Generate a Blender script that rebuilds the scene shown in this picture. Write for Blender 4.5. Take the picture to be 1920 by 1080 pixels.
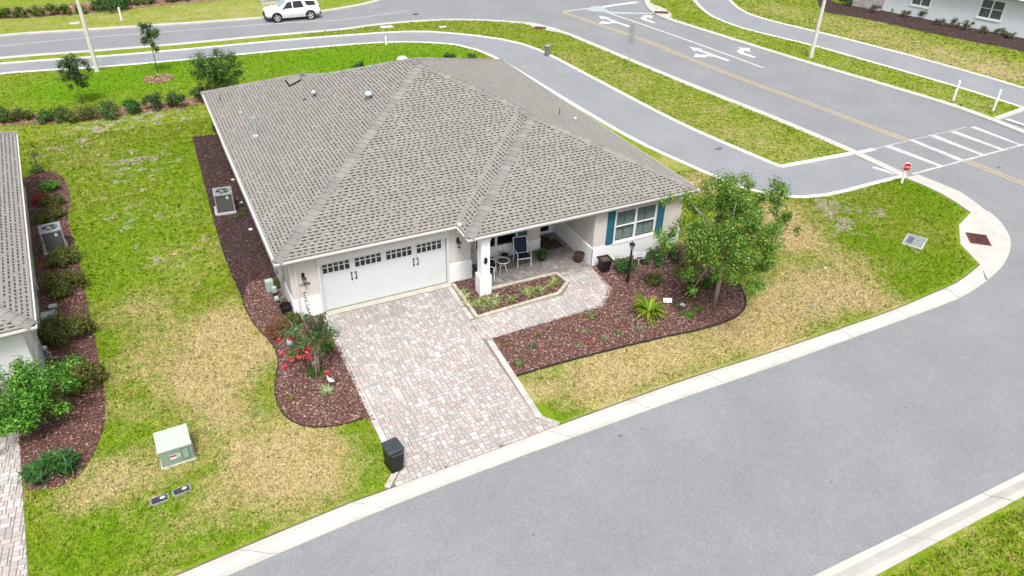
import bpy, bmesh, math, random
import numpy as np
from mathutils import Vector, Matrix
from mathutils.geometry import delaunay_2d_cdt

for o in list(bpy.data.objects):
    bpy.data.objects.remove(o, do_unlink=True)
scene = bpy.context.scene
COL = scene.collection
RS = random.Random(7)
NR = np.random.default_rng(11)
PI = math.pi

# ---------------------------------------------------------------- camera
cam_d = bpy.data.cameras.new("camera")
cam = bpy.data.objects.new("camera", cam_d)
COL.objects.link(cam)
PITCH, ROLL, YAW = 0.5864, 0.0290, 0.4712
fw = Vector((math.sin(YAW) * math.cos(PITCH), math.cos(YAW) * math.cos(PITCH), -math.sin(PITCH)))
rt = Vector((math.cos(YAW), -math.sin(YAW), 0))
up = rt.cross(fw)
r2 = rt * math.cos(ROLL) + up * math.sin(ROLL)
u2 = up * math.cos(ROLL) - rt * math.sin(ROLL)
M = Matrix((r2, u2, -fw)).transposed().to_4x4()
M.translation = Vector((-2.1689, -23.5389, 16.547))
cam.matrix_world = M
cam_d.sensor_width = 36.0
cam_d.lens = 36.0 * 1414.65 / 1920.0
cam_d.clip_end = 3000
scene.camera = cam

# ---------------------------------------------------------------- sky, sun, exposure
SUN_EL, SUN_AZ = math.radians(62), math.radians(200)     # azimuth measured clockwise from +Y
world = bpy.data.worlds.new("World")
scene.world = world
world.use_nodes = True
wn = world.node_tree
wn.nodes.clear()
sky = wn.nodes.new("ShaderNodeTexSky")
sky.sky_type = 'NISHITA'
sky.sun_disc = False
sky.sun_elevation = SUN_EL
sky.sun_rotation = SUN_AZ
sky.air_density = 1.0
sky.dust_density = 6.0
sky.ozone_density = 1.0
hsv = wn.nodes.new("ShaderNodeHueSaturation")
hsv.inputs["Saturation"].default_value = 0.38
bg = wn.nodes.new("ShaderNodeBackground")
bg.inputs["Strength"].default_value = 0.10
wo = wn.nodes.new("ShaderNodeOutputWorld")
wn.links.new(sky.outputs[0], hsv.inputs["Color"])
wn.links.new(hsv.outputs[0], bg.inputs["Color"])
wn.links.new(bg.outputs[0], wo.inputs["Surface"])
sun_d = bpy.data.lights.new("sun", 'SUN')
sun_d.energy = 1.5
sun_d.angle = math.radians(14)
sun_d.color = (1.0, 0.965, 0.91)
sun = bpy.data.objects.new("sun", sun_d)
COL.objects.link(sun)
sd = Vector((math.sin(SUN_AZ) * math.cos(SUN_EL), math.cos(SUN_AZ) * math.cos(SUN_EL), math.sin(SUN_EL)))
sun.rotation_euler = (-sd).to_track_quat('-Z', 'Y').to_euler()
sun.location = sd * 60
scene.view_settings.view_transform = 'Standard'
scene.view_settings.look = 'None'
scene.view_settings.exposure = 0.92
scene.view_settings.gamma = 1.0
scene.view_settings.use_curve_mapping = False
scene.render.engine = 'CYCLES'

# ---------------------------------------------------------------- helpers
class MB:
    """collects polygons with a colour per face; build() links them as ONE mesh object"""
    def __init__(s):
        s.v, s.f, s.c, s.m = [], [], [], []
        s.cur = (1, 1, 1)
        s.mi = 0
    def poly(s, pts, c=None):
        n = len(s.v)
        s.v += [tuple(p) for p in pts]
        s.f.append(tuple(range(n, n + len(pts))))
        s.c.append(c or s.cur)
        s.m.append(s.mi)
    def raw(s, vs, fs, c=None):
        n = len(s.v)
        s.v += [tuple(p) for p in vs]
        for f in fs:
            s.f.append(tuple(i + n for i in f))
            s.c.append(c or s.cur)
            s.m.append(s.mi)
    def box(s, x0, x1, y0, y1, z0, z1, c=None):
        s.raw([(x0, y0, z0), (x1, y0, z0), (x1, y1, z0), (x0, y1, z0), (x0, y0, z1), (x1, y0, z1), (x1, y1, z1), (x0, y1, z1)],
              [(3, 2, 1, 0), (4, 5, 6, 7), (0, 1, 5, 4), (1, 2, 6, 5), (2, 3, 7, 6), (3, 0, 4, 7)], c)
    def obox(s, o, ex, ey, ez, c=None):
        o, ex, ey, ez = Vector(o), Vector(ex), Vector(ey), Vector(ez)
        s.raw([o, o + ex, o + ex + ey, o + ey, o + ez, o + ex + ez, o + ex + ey + ez, o + ey + ez],
              [(3, 2, 1, 0), (4, 5, 6, 7), (0, 1, 5, 4), (1, 2, 6, 5), (2, 3, 7, 6), (3, 0, 4, 7)], c)
    def bevbox(s, x0, x1, y0, y1, z0, z1, b, c=None, taper=0.0):
        """box with chamfered top edges and vertical corners; taper = how much wider the top is"""
        def ring(i, z, t):
            a0, a1, b0, b1 = x0 + i - t, x1 - i + t, y0 + i - t, y1 - i + t
            return [(a0 + b, b0, z), (a1 - b, b0, z), (a1, b0 + b, z), (a1, b1 - b, z), (a1 - b, b1, z), (a0 + b, b1, z), (a0, b1 - b, z), (a0, b0 + b, z)]
        R = [ring(0, z0, 0), ring(0, z1 - b, taper), ring(b, z1, taper)]
        vs = R[0] + R[1] + R[2]
        fs = [tuple(range(7, -1, -1)), tuple(range(16, 24))]
        for k in (0, 8):
            for i in range(8):
                j = (i + 1) % 8
                fs.append((k + i, k + j, k + 8 + j, k + 8 + i))
        s.raw(vs, fs, c)
    def prism(s, pts, z0, z1, c=None, bottom=False):
        n = len(pts)
        vs = [(p[0], p[1], z0) for p in pts] + [(p[0], p[1], z1) for p in pts]
        fs = [tuple(range(n, 2 * n))] + [(i, (i + 1) % n, n + (i + 1) % n, n + i) for i in range(n)]
        if bottom: fs.append(tuple(range(n - 1, -1, -1)))
        s.raw(vs, fs, c)
    def tube(s, path, rad, n=8, c=None, cap=True):
        path = [Vector(p) for p in path]
        if not hasattr(rad, '__len__'): rad = [rad] * len(path)
        vs, fs = [], []
        for i, p in enumerate(path):
            d = (path[min(i + 1, len(path) - 1)] - path[max(i - 1, 0)]).normalized()
            a = Vector((0, 0, 1)) if abs(d.z) < 0.9 else Vector((1, 0, 0))
            e1 = d.cross(a).normalized(); e2 = d.cross(e1)
            for k in range(n):
                t = 2 * PI * k / n
                vs.append(p + (e1 * math.cos(t) + e2 * math.sin(t)) * rad[i])
        for i in range(len(path) - 1):
            for k in range(n):
                k2 = (k + 1) % n
                fs.append((i * n + k, i * n + k2, (i + 1) * n + k2, (i + 1) * n + k))
        if cap:
            fs.append(tuple(range(n - 1, -1, -1)))
            fs.append(tuple(range((len(path) - 1) * n, len(path) * n)))
        s.raw(vs, fs, c)
    def lathe(s, prof, cx=0, cy=0, n=16, c=None):
        vs, fs = [], []
        for r, z in prof:
            for k in range(n):
                t = 2 * PI * k / n
                vs.append((cx + r * math.cos(t), cy + r * math.sin(t), z))
        for i in range(len(prof) - 1):
            for k in range(n):
                k2 = (k + 1) % n
                fs.append((i * n + k, i * n + k2, (i + 1) * n + k2, (i + 1) * n + k))
        fs.append(tuple(range((len(prof) - 1) * n, len(prof) * n)))
        fs.append(tuple(range(n - 1, -1, -1)))
        s.raw(vs, fs, c)
    def mesh(s, name, mats):
        me = bpy.data.meshes.new(name)
        me.from_pydata(s.v, [], s.f)
        if not isinstance(mats, (list, tuple)): mats = [mats]
        for m in mats: me.materials.append(m)
        ca = me.color_attributes.new("col", 'FLOAT_COLOR', 'CORNER')
        arr = np.repeat(np.array(s.c, float).reshape(-1, 3), [len(f) for f in s.f], axis=0)
        ca.data.foreach_set("color", np.concatenate([arr, np.ones((len(arr), 1))], 1).ravel().astype(np.float32))
        if len(mats) > 1: me.polygons.foreach_set("material_index", np.array(s.m, np.int32))
        me.update()
        return me
    def build(s, name, mats, parent=None, smooth=False):
        me = s.mesh(name, mats)
        if smooth: me.polygons.foreach_set("use_smooth", np.ones(len(me.polygons), bool))
        return link(name, me, parent)

def link(name, me, parent=None):
    o = bpy.data.objects.new(name, me)
    COL.objects.link(o)
    if parent: o.parent = parent
    return o

def tag(o, label=None, cat=None, group=None, kind=None):
    if label: o["label"] = label
    if cat: o["category"] = cat
    if group: o["group"] = group
    if kind: o["kind"] = kind
    return o

def empty(name, loc=(0, 0, 0), rz=0.0, label=None, cat=None, group=None):
    o = bpy.data.objects.new(name, None)
    COL.objects.link(o)
    o.empty_display_size = 0.2
    o.location = loc
    o.rotation_euler = (0, 0, rz)
    return tag(o, label, cat, group)

def np_mesh(name, verts, k, cols, mat):
    """verts: (n*k,3) faces of k consecutive verts; cols (n,3)"""
    n = len(verts) // k
    me = bpy.data.meshes.new(name)
    me.vertices.add(n * k)
    me.vertices.foreach_set("co", verts.astype(np.float32).ravel())
    me.loops.add(n * k)
    me.loops.foreach_set("vertex_index", np.arange(n * k, dtype=np.int32))
    me.polygons.add(n)
    me.polygons.foreach_set("loop_start", np.arange(0, n * k, k, dtype=np.int32))
    me.polygons.foreach_set("loop_total", np.full(n, k, np.int32))
    ca = me.color_attributes.new("col", 'FLOAT_COLOR', 'CORNER')
    c = np.concatenate([np.repeat(cols, k, axis=0), np.ones((n * k, 1))], 1)
    ca.data.foreach_set("color", c.astype(np.float32).ravel())
    me.materials.append(mat)
    me.update(); me.validate()
    return me

# ---------------------------------------------------------------- materials
MATS = {}
def nodes_of(name):
    m = bpy.data.materials.new(name)
    m.use_nodes = True
    nt = m.node_tree
    return m, nt, nt.nodes["Principled BSDF"]

def N(nt, typ, **kw):
    n = nt.nodes.new("ShaderNode" + typ)
    for k, v in kw.items():
        if k.startswith("i_"): n.inputs[k[2:].replace("_", " ")].default_value = v
        else: setattr(n, k, v)
    return n

def noise(nt, scale, detail=4, rough=0.6, vec=None):
    n = N(nt, "TexNoise")
    n.inputs["Scale"].default_value = scale
    n.inputs["Detail"].default_value = detail
    n.inputs["Roughness"].default_value = rough
    if vec is None:
        g = N(nt, "NewGeometry")
        vec = g.outputs["Position"]
    nt.links.new(vec, n.inputs["Vector"])
    return n

def ramp(nt, src, stops):
    r = N(nt, "ValToRGB")
    while len(r.color_ramp.elements) < len(stops): r.color_ramp.elements.new(0.5)
    for e, (p, c) in zip(r.color_ramp.elements, stops):
        e.position = p
        e.color = (*c, 1) if hasattr(c, '__len__') else (c, c, c, 1)
    nt.links.new(src, r.inputs[0])
    return r

def mixc(nt, fac, a, b, mode='MIX'):
    m = N(nt, "Mix", data_type='RGBA', blend_type=mode)
    def put(i, x):
        if hasattr(x, 'is_output'): nt.links.new(x, m.inputs[i])
        elif i == 0: m.inputs[0].default_value = x
        else: m.inputs[i].default_value = (*x, 1) if hasattr(x, '__len__') else (x, x, x, 1)
    put(0, fac); put(6, a); put(7, b)
    return m.outputs[2]

def bump(nt, bsdf, height, strength, dist=0.02):
    b = N(nt, "Bump")
    b.inputs["Strength"].default_value = strength
    b.inputs["Distance"].default_value = dist
    nt.links.new(height, b.inputs["Height"])
    nt.links.new(b.outputs[0], bsdf.inputs["Normal"])

def plain(name, col, rough=0.6, var=0.12, scale=3.0, metal=0.0, bmp=0.0, bscale=60, fine=0.0, spec=0.4):
    if name in MATS: return MATS[name]
    m, nt, b = nodes_of(name)
    n1 = noise(nt, scale, 5)
    r = ramp(nt, n1.outputs[0], [(0.3, tuple(c * (1 - var) for c in col)), (0.7, tuple(min(1, c * (1 + var)) for c in col))])
    out = r.outputs[0]
    if fine:
        n2 = noise(nt, bscale, 2)
        r2_ = ramp(nt, n2.outputs[0], [(0.3, 1 - fine), (0.7, 1 + fine)])
        out = mixc(nt, 1.0, out, r2_.outputs[0], 'MULTIPLY')
    nt.links.new(out, b.inputs["Base Color"])
    b.inputs["Roughness"].default_value = rough
    b.inputs["Metallic"].default_value = metal
    b.inputs["Specular IOR Level"].default_value = spec
    if bmp:
        n3 = noise(nt, bscale, 3)
        bump(nt, b, n3.outputs[0], bmp)
    MATS[name] = m
    return m

def vcol(name, rough=0.8, var=0.15, scale=20.0, bmp=0.0, bscale=80, trans=0.0, spec=0.3, big=0.0):
    """base colour from the pieces' own colour, with grain"""
    if name in MATS: return MATS[name]
    m, nt, b = nodes_of(name)
    a = N(nt, "Attribute", attribute_name="col")
    n1 = noise(nt, scale, 4)
    r = ramp(nt, n1.outputs[0], [(0.3, 1 - var), (0.7, 1 + var)])
    out = mixc(nt, 1.0, a.outputs["Color"], r.outputs[0], 'MULTIPLY')
    if big:
        n4 = noise(nt, 0.5, 4)
        r4 = ramp(nt, n4.outputs[0], [(0.35, 1 - big), (0.65, 1 + big)])
        out = mixc(nt, 1.0, out, r4.outputs[0], 'MULTIPLY')
    nt.links.new(out, b.inputs["Base Color"])
    b.inputs["Roughness"].default_value = rough
    b.inputs["Specular IOR Level"].default_value = spec
    if bmp:
        n3 = noise(nt, bscale, 3)
        bump(nt, b, n3.outputs[0], bmp)
    if trans:
        t = N(nt, "BsdfTranslucent")
        nt.links.new(out, t.inputs["Color"])
        mx = N(nt, "MixShader")
        mx.inputs[0].default_value = trans
        nt.links.new(b.outputs[0], mx.inputs[1]); nt.links.new(t.outputs[0], mx.inputs[2])
        nt.links.new(mx.outputs[0], nt.nodes["Material Output"].inputs["Surface"])
    MATS[name] = m
    return m

def mat_lawn(name):
    m, nt, b = nodes_of(name)
    a = N(nt, "Attribute", attribute_name="col")          # R = dry, G = bare, B = lush
    sep = N(nt, "SeparateColor")
    nt.links.new(a.outputs["Color"], sep.inputs[0])
    nb = noise(nt, 0.55, 6, 0.65)
    nm = noise(nt, 2.6, 5, 0.65)
    nf = noise(nt, 15, 3, 0.7)
    def math_(op, x, y):
        q = N(nt, "Math", operation=op)
        for i, w in enumerate((x, y)):
            if hasattr(w, 'is_output'): nt.links.new(w, q.inputs[i])
            else: q.inputs[i].default_value = w
        return q.outputs[0]
    mixn = math_('ADD', math_('MULTIPLY', nb.outputs[0], 0.5), math_('MULTIPLY', nm.outputs[0], 0.5))
    wob = math_('MULTIPLY', math_('SUBTRACT', mixn, 0.5), 2.2)
    wob = math_('ADD', wob, math_('MULTIPLY', math_('SUBTRACT', nf.outputs[0], 0.5), 1.8))
    dry = ramp(nt, math_('ADD', sep.outputs[0], wob), [(0.14, 0.0), (1.0, 0.97)])
    green = ramp(nt, nm.outputs[0], [(0.3, LUSH), (0.5, MIDG), (0.72, OLIVE)])
    g2 = mixc(nt, sep.outputs[2], green.outputs[0], LUSH2)
    dcol = ramp(nt, nf.outputs[0], [(0.3, DRY1), (0.7, DRY2)])
    out = mixc(nt, dry.outputs[0], g2, dcol.outputs[0])
    ns = noise(nt, 1.3, 5, 0.7)
    bare = ramp(nt, math_('ADD', sep.outputs[1], math_('MULTIPLY', math_('SUBTRACT', ns.outputs[0], 0.5), 2.6)), [(0.50, 0.0), (0.78, 0.85)])
    out = mixc(nt, bare.outputs[0], out, BARE)
    sp = noise(nt, 26, 2, 0.7)
    spr = ramp(nt, sp.outputs[0], [(0.28, 0.52), (0.5, 1.0), (0.72, 1.42)])
    out = mixc(nt, 1.0, out, spr.outputs[0], 'MULTIPLY')
    nt.links.new(out, b.inputs["Base Color"])
    b.inputs["Roughness"].default_value = 0.9
    b.inputs["Specular IOR Level"].default_value = 0.15
    bump(nt, b, sp.outputs[0], 0.6, 0.05)
    return m

LUSH, LUSH2, MIDG, OLIVE = (0.112, 0.215, 0.007), (0.125, 0.25, 0.006), (0.165, 0.235, 0.010), (0.25, 0.265, 0.040)
DRY1, DRY2, BARE = (0.34, 0.255, 0.11), (0.55, 0.44, 0.25), (0.35, 0.315, 0.235)

def mat_asphalt(name, base, tint=(1, 1, 1.03)):
    m, nt, b = nodes_of(name)
    c = tuple(base * t for t in tint)
    n1 = noise(nt, 0.35, 4)
    n2 = noise(nt, 28, 2, 0.75)
    n3 = noise(nt, 3.0, 4)
    r1 = ramp(nt, n1.outputs[0], [(0.3, tuple(x * 0.93 for x in c)), (0.7, tuple(x * 1.07 for x in c))])
    r2_ = ramp(nt, n2.outputs[0], [(0.28, 0.78), (0.5, 1.0), (0.74, 1.24)])
    r3 = ramp(nt, n3.outputs[0], [(0.35, 0.97), (0.65, 1.03)])
    out = mixc(nt, 1.0, r1.outputs[0], r2_.outputs[0], 'MULTIPLY')
    out = mixc(nt, 1.0, out, r3.outputs[0], 'MULTIPLY')
    nt.links.new(out, b.inputs["Base Color"])
    b.inputs["Roughness"].default_value = 0.88
    b.inputs["Specular IOR Level"].default_value = 0.25
    bump(nt, b, n2.outputs[0], 0.35, 0.01)
    return m

def mat_glass(name, tint=(0.012, 0.016, 0.018), fac=0.86):
    """dark window glass: mostly clear, mirror-like at its surface"""
    m, nt, b = nodes_of(name)
    b.inputs["Base Color"].default_value = (*tint, 1)
    b.inputs["Roughness"].default_value = 0.04
    b.inputs["Specular IOR Level"].default_value = 0.6
    t = N(nt, "BsdfTransparent")
    t.inputs[0].default_value = (0.75, 0.8, 0.8, 1)
    mx = N(nt, "MixShader")
    mx.inputs[0].default_value = 1 - fac
    nt.links.new(b.outputs[0], mx.inputs[1]); nt.links.new(t.outputs[0], mx.inputs[2])
    nt.links.new(mx.outputs[0], nt.nodes["Material Output"].inputs["Surface"])
    return m

M_LAWN = mat_lawn("lawn")
M_ASPH = mat_asphalt("asphalt_street", 0.232, (0.965, 1.0, 1.06))
M_ASPH2 = mat_asphalt("asphalt_path", 0.252, (0.95, 1.0, 1.08))
M_KERB = plain("kerb_concrete", (0.47, 0.46, 0.43), 0.85, 0.10, 1.2, bmp=0.15, bscale=40, fine=0.05)
M_EDGE = plain("path_edge_concrete", (0.58, 0.575, 0.55), 0.85, 0.08, 1.5, fine=0.06, bscale=30)
M_SAND = plain("joint_sand", (0.19, 0.17, 0.155), 0.95, 0.15, 8)
M_PAVER = vcol("paver", 0.85, 0.10, 30, 0.2, 90, big=0.05)
M_SHING = vcol("shingle", 0.92, 0.07, 45, 0.2, 120, big=0.025)
M_UNDER = plain("roof_underlay", (0.10, 0.09, 0.085), 0.95, 0.1)
M_WALL = plain("stucco_greige", (0.60, 0.575, 0.54), 0.9, 0.03, 1.0, bmp=0.15, bscale=90, fine=0.02)
M_WALL2 = plain("stucco_white", (0.80, 0.815, 0.83), 0.85, 0.03, 1.0, bmp=0.12, bscale=90)
M_WHITE = plain("white_paint", (0.80, 0.81, 0.82), 0.45, 0.02, 2.0)
M_TRIM = plain("white_trim", (0.62, 0.615, 0.60), 0.55, 0.03, 2.0)
M_GUT = plain("white_gutter", (0.70, 0.69, 0.67), 0.4, 0.03, 2.0)
M_GDOOR = plain("garage_door_paint", (0.585, 0.62, 0.63), 0.5, 0.015, 1.0)
M_SOFF = plain("soffit", (0.55, 0.54, 0.52), 0.8, 0.03)
M_TEAL = plain("teal_paint", (0.022, 0.13, 0.19), 0.5, 0.08, 6)
M_BLACK = plain("black_metal", (0.012, 0.012, 0.013), 0.45, 0.15, 8)
M_DGLASS = mat_glass("dark_glass", (0.008, 0.009, 0.011), 0.97)
M_WGLASS = mat_glass("window_glass", (0.012, 0.02, 0.019), 0.12)
M_DARK = plain("room_shade", (0.02, 0.022, 0.022), 0.9, 0.1)  # darkness of unlit rooms as a colour
M_LOUV = plain("white_louver", (0.80, 0.82, 0.78), 0.5, 0.03)
M_LEAF = vcol("leaf", 0.55, 0.12, 12, trans=0.28, spec=0.35)
M_PETAL = vcol("petal", 0.7, 0.1, 12, trans=0.3)
M_BARK = plain("bark", (0.24, 0.19, 0.145), 0.9, 0.25, 14, bmp=0.5, bscale=40)
M_BARKP = plain("pale_bark", (0.42, 0.36, 0.29), 0.85, 0.2, 14, bmp=0.3, bscale=40)
M_CHIP = vcol("mulch_chip", 0.95, 0.1, 30)
M_MULR = plain("mulch_red", (0.115, 0.055, 0.040), 0.95, 0.35, 9, bmp=0.8, bscale=35, fine=0.4)
M_MULB = plain("mulch_brown", (0.045, 0.025, 0.024), 0.95, 0.35, 9, bmp=0.8, bscale=35, fine=0.4)
M_STRAW = plain("pine_straw", (0.24, 0.135, 0.095), 0.95, 0.25, 6, bmp=0.8, bscale=35, fine=0.35)
M_GRASS = None
M_LINEW = plain("marking_white", (0.56, 0.57, 0.57), 0.8, 0.14, 2.5, fine=0.12, bscale=20)
M_LINEY = plain("marking_yellow", (0.55, 0.41, 0.16), 0.8, 0.14, 2.5, fine=0.12, bscale=20)
M_LINEX = plain("marking_worn", (0.46, 0.475, 0.48), 0.8, 0.2, 1.5, fine=0.2, bscale=12)
M_LINEF = plain("marking_faded", (0.42, 0.43, 0.43), 0.85, 0.2, 2.0, fine=0.2, bscale=15)
M_GREEN = plain("pale_green_steel", (0.42, 0.50, 0.42), 0.5, 0.05, 2.0)
M_GREEN_SHADE = plain("green_steel_shaded", (0.25, 0.33, 0.26), 0.5, 0.05, 2.0)  # shade on the cabinet put into the colour, darker copy of lid green
M_GREYP = plain("grey_plastic", (0.28, 0.28, 0.28), 0.7, 0.08)
M_DGREY = plain("dark_grey_steel", (0.085, 0.09, 0.09), 0.5, 0.1, 5)
M_LGREY = plain("light_grey_steel", (0.52, 0.53, 0.53), 0.45, 0.05)
M_GALV = plain("galvanised", (0.50, 0.53, 0.55), 0.4, 0.1, 8, metal=0.5)
M_NAVY = plain("navy_sling", (0.008, 0.015, 0.05), 0.75, 0.1, 20)
M_BROWNP = plain("brown_glazed_pot", (0.055, 0.028, 0.022), 0.35, 0.25, 8)
M_RUST = plain("rusty_iron", (0.15, 0.05, 0.04), 0.85, 0.35, 8)
M_RED = plain("stop_red", (0.45, 0.015, 0.025), 0.5, 0.06)
M_CONC = plain("light_concrete", (0.52, 0.51, 0.49), 0.85, 0.1, 3, fine=0.06)
M_POLE = plain("pole_concrete", (0.62, 0.60, 0.56), 0.8, 0.06, 2)

# ================================================================ GROUND
Z_ROAD = -0.09
def in_poly(px, py, poly):
    px = np.asarray(px, float); py = np.asarray(py, float)
    ins = np.zeros(px.shape, bool)
    n = len(poly)
    for i in range(n):
        x0, y0 = poly[i][:2]; x1, y1 = poly[(i + 1) % n][:2]
        c = ((y0 > py) != (y1 > py))
        with np.errstate(divide='ignore', invalid='ignore'):
            xi = (x1 - x0) * (py - y0) / (y1 - y0 + 1e-12) + x0
        ins ^= c & (px < xi)
    return ins

def smooth_line(pts, per=4):
    """Catmull-Rom through the points"""
    P = [Vector((p[0], p[1])) for p in pts]
    out = []
    for i in range(len(P) - 1):
        a = P[max(i - 1, 0)]; b = P[i]; c = P[i + 1]; d = P[min(i + 2, len(P) - 1)]
        for k in range(per):
            t = k / per
            out.append(0.5 * ((2 * b) + (c - a) * t + (2 * a - 5 * b + 4 * c - d) * t * t + (3 * b - a - 3 * c + d) * t ** 3))
    out.append(P[-1])
    return [(p.x, p.y) for p in out]

def resample(pts, n):
    P = np.array(pts, float)
    s = np.concatenate([[0], np.cumsum(np.linalg.norm(np.diff(P, axis=0), axis=1))])
    t = np.linspace(0, s[-1], n)
    return np.stack([np.interp(t, s, P[:, 0]), np.interp(t, s, P[:, 1])], 1), s[-1]

def offset_line(pts, d):
    P = np.array(pts, float)
    T = np.gradient(P, axis=0)
    T /= np.linalg.norm(T, axis=1)[:, None] + 1e-9
    return P + np.stack([-T[:, 1], T[:, 0]], 1) * d

# patches of dead, bare and lush grass: x, y, radius, dry, bare, lush
BLOBS = []
def blob(p, r, dry=0, bare=0, lush=0): BLOBS.append((p[0], p[1], r, dry, bare, lush))
# dead grass in front of the lot
for g, r, d in [((-1.28,0.97,0), 1.2, .75), ((-2.14,-0.54,0), 1.4, .8), ((-2.85,-2.08,0), 1.2, .75), ((-1.23,-2.06,0), 1.3, .55), ((-0.61,-1.07,0), .9, .6), ((-2.5,-3.78,0), 1.0, .55),
                ((-1.57,-4.99,0), 1.3, .45), ((-0.55,-6.92,0), 1.4, .5), ((0.41,-8.04,0), 1.2, .45), ((-1.89,-6.75,0), 1.3, .5), ((-2.78,-7.83,0), 1.0, .35), ((-4.61,-0.53,0), 1.0, .4),
                ((-3.79,1.39,0), 1.2, .35), ((-5.87,-5.35,0), 1.0, .5), ((0.14,-6.03,0), 1.0, .3), ((-3.8,3.61,0), 1.2, .3), ((-5.04,-2.61,0), .9, .3), ((-3.75,-5.21,0), .8, .3), ((-6.42,-6.34,0), .8, .35),
                ((-1.13,-8.18,0), 1.0, .4), ((-4.93,-5.79,0), 1.2, .3), ((-4.43,-8.04,0), 1.5, .25), ((-4.95,2.62,0), 1.3, .2), ((-3.15,6.74,0), 1.6, .22), ((-2.15,10.4,0), 1.5, .18), ((-0.69,6.13,0), 1.0, .2), ((-5.23,18.09,0), 2.0, .22)]:
    blob(g, r, dry=d)
for g, r in [((-3.2,-8.8,0), 1.2), ((-6.67,-7.72,0), 1.4), ((-5.18,-7.69,0), 1.2), ((-5.26,-4.04,0), .9), ((1.35,-7.56,0), .8), ((1.18,-8.62,0), .6), ((-3.92,-6.89,0), .6), ((1.23,-6.27,0), .5),
             ((-3.99,9.57,0), 3), ((-2.27,16.84,0), 3), ((-5,5.78,0), 2), ((0.47,12.26,0), 2), ((-5.69,1.23,0), 1)]:
    blob(g, r, dry=-.22, lush=.4)
for g, r, d in [((8.87,-7.56,0), 1.5, .75), ((11.14,-7.36,0), 1.5, .75), ((7.22,-7.25,0), .6, .5), ((13.41,-7.4,0), 1.5, .7), ((15.82,-7.44,0), 1.3, .8), ((18.54,-6.76,0), 1.6, 1.0), ((16.28,-8.35,0), 1.0, .6),
                ((20.55,-6.43,0), 1.7, .8), ((22.6,-3.1,0), 1.6, .75), ((23.52,-0.75,0), 1.6, .6), ((21.94,-7.88,0), 1.2, .6), ((23.05,-5.76,0), 1.2, .45), ((22.23,3.25,0), 1.5, .8), ((22.5,6.34,0), 1.0, .4), ((21.72,-1.66,0), 1.5, .7)]:
    blob(g, r, dry=d)
for g, r in [((24.59,-8.22,0), 1.2), ((26.86,-7.44,0), 1.4), ((31.68,-3.08,0), 2.0), ((32.49,-1.15,0), 1.2), ((20.5,-9.18,0), .5), ((6.77,-7.75,0), .4), ((7.4,-8.71,0), .5), ((25.84,-5.55,0), 1.0), ((25.21,-3.72,0), 1.0)]:
    blob(g, r, dry=-.3, lush=.5)
for g, r, b in [((26.55,-1.47,0), 1.3, .5), ((25.52,-3.59,0), 1.1, .5), ((28.04,-2.71,0), 1.1, .42), ((26.01,-0.63,0), 1.0, .45), ((19.25,-6.88,0), 1.1, .5), ((25.08,-2.57,0), .9, .45), ((26.28,-5.74,0), .6, .35), ((24.95,-6.6,0), .5, .3),
                ((-3.65,24.4,0), 2.4, .47), ((-5.65,22.15,0), 2.0, .45), ((-3.46,18.08,0), 1.8, .4), ((-7.45,20.14,0), 1.4, .5), ((-3.11,12.56,0), 2.2, .36), ((-4.58,15.73,0), 1.8, .45), ((-3.38,6.39,0), 2.0, .32), ((-0.6,22.68,0), 2.4, .42), ((-1.53,16.52,0), 1.8, .36), ((-4.17,10.18,0), 1.5, .36), ((-1.59,7.5,0), 1.4, .3)]:
    blob(g, r, bare=b)
for g, r in [((27.79,11.93,0), 3), ((27.81,18.51,0), 3), ((28.31,7.1,0), 3), ((28.98,4.36,0), 2), ((27.57,23.81,0), 3)]:
    blob(g, r, dry=.2, bare=.15)
for g, r in [((52.98,16.84,0), 4), ((54.47,11.8,0), 4), ((54,23.27,0), 4), ((51.29,30.19,0), 3), ((54.75,8.98,0), 3)]:
    blob(g, r, dry=.36, bare=.28)
for g, r in [((44.52,14.38,0), 3), ((45.44,7.88,0), 3), ((41.8,26.11,0), 3), ((45.97,5.48,0), 2)]:
    blob(g, r, dry=.1, lush=.15)
for g, r in [((-7.48,46.55,0), 6), ((0.28,46.25,0), 5), ((5.73,46.08,0), 5), ((8.79,45.92,0), 4)]:
    blob(g, r, dry=.18)
for g, r in [((-7.31,30.39,0), 3), ((-3.31,31,0), 4), ((7.73,30.95,0), 5), ((13.12,29.5,0), 4), ((0.06,32.05,0), 4), ((18.23,28.9,0), 3)]:
    blob(g, r, dry=-.2, lush=.8)

BL = np.array(BLOBS)
def lawn_attr(x, y):
    x = np.asarray(x, float); y = np.asarray(y, float)
    out = np.zeros(x.shape + (3,))
    out[..., 0] = 0.15
    for bx_, by_, r, d, b, l in BL:
        w = np.exp(-(((x - bx_) ** 2 + (y - by_) ** 2) / (r * r)) ** 1.3)
        out[..., 0] += d * w; out[..., 1] += b * w; out[..., 2] += l * w
    return np.clip(out, -0.3, 1.0)

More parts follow.
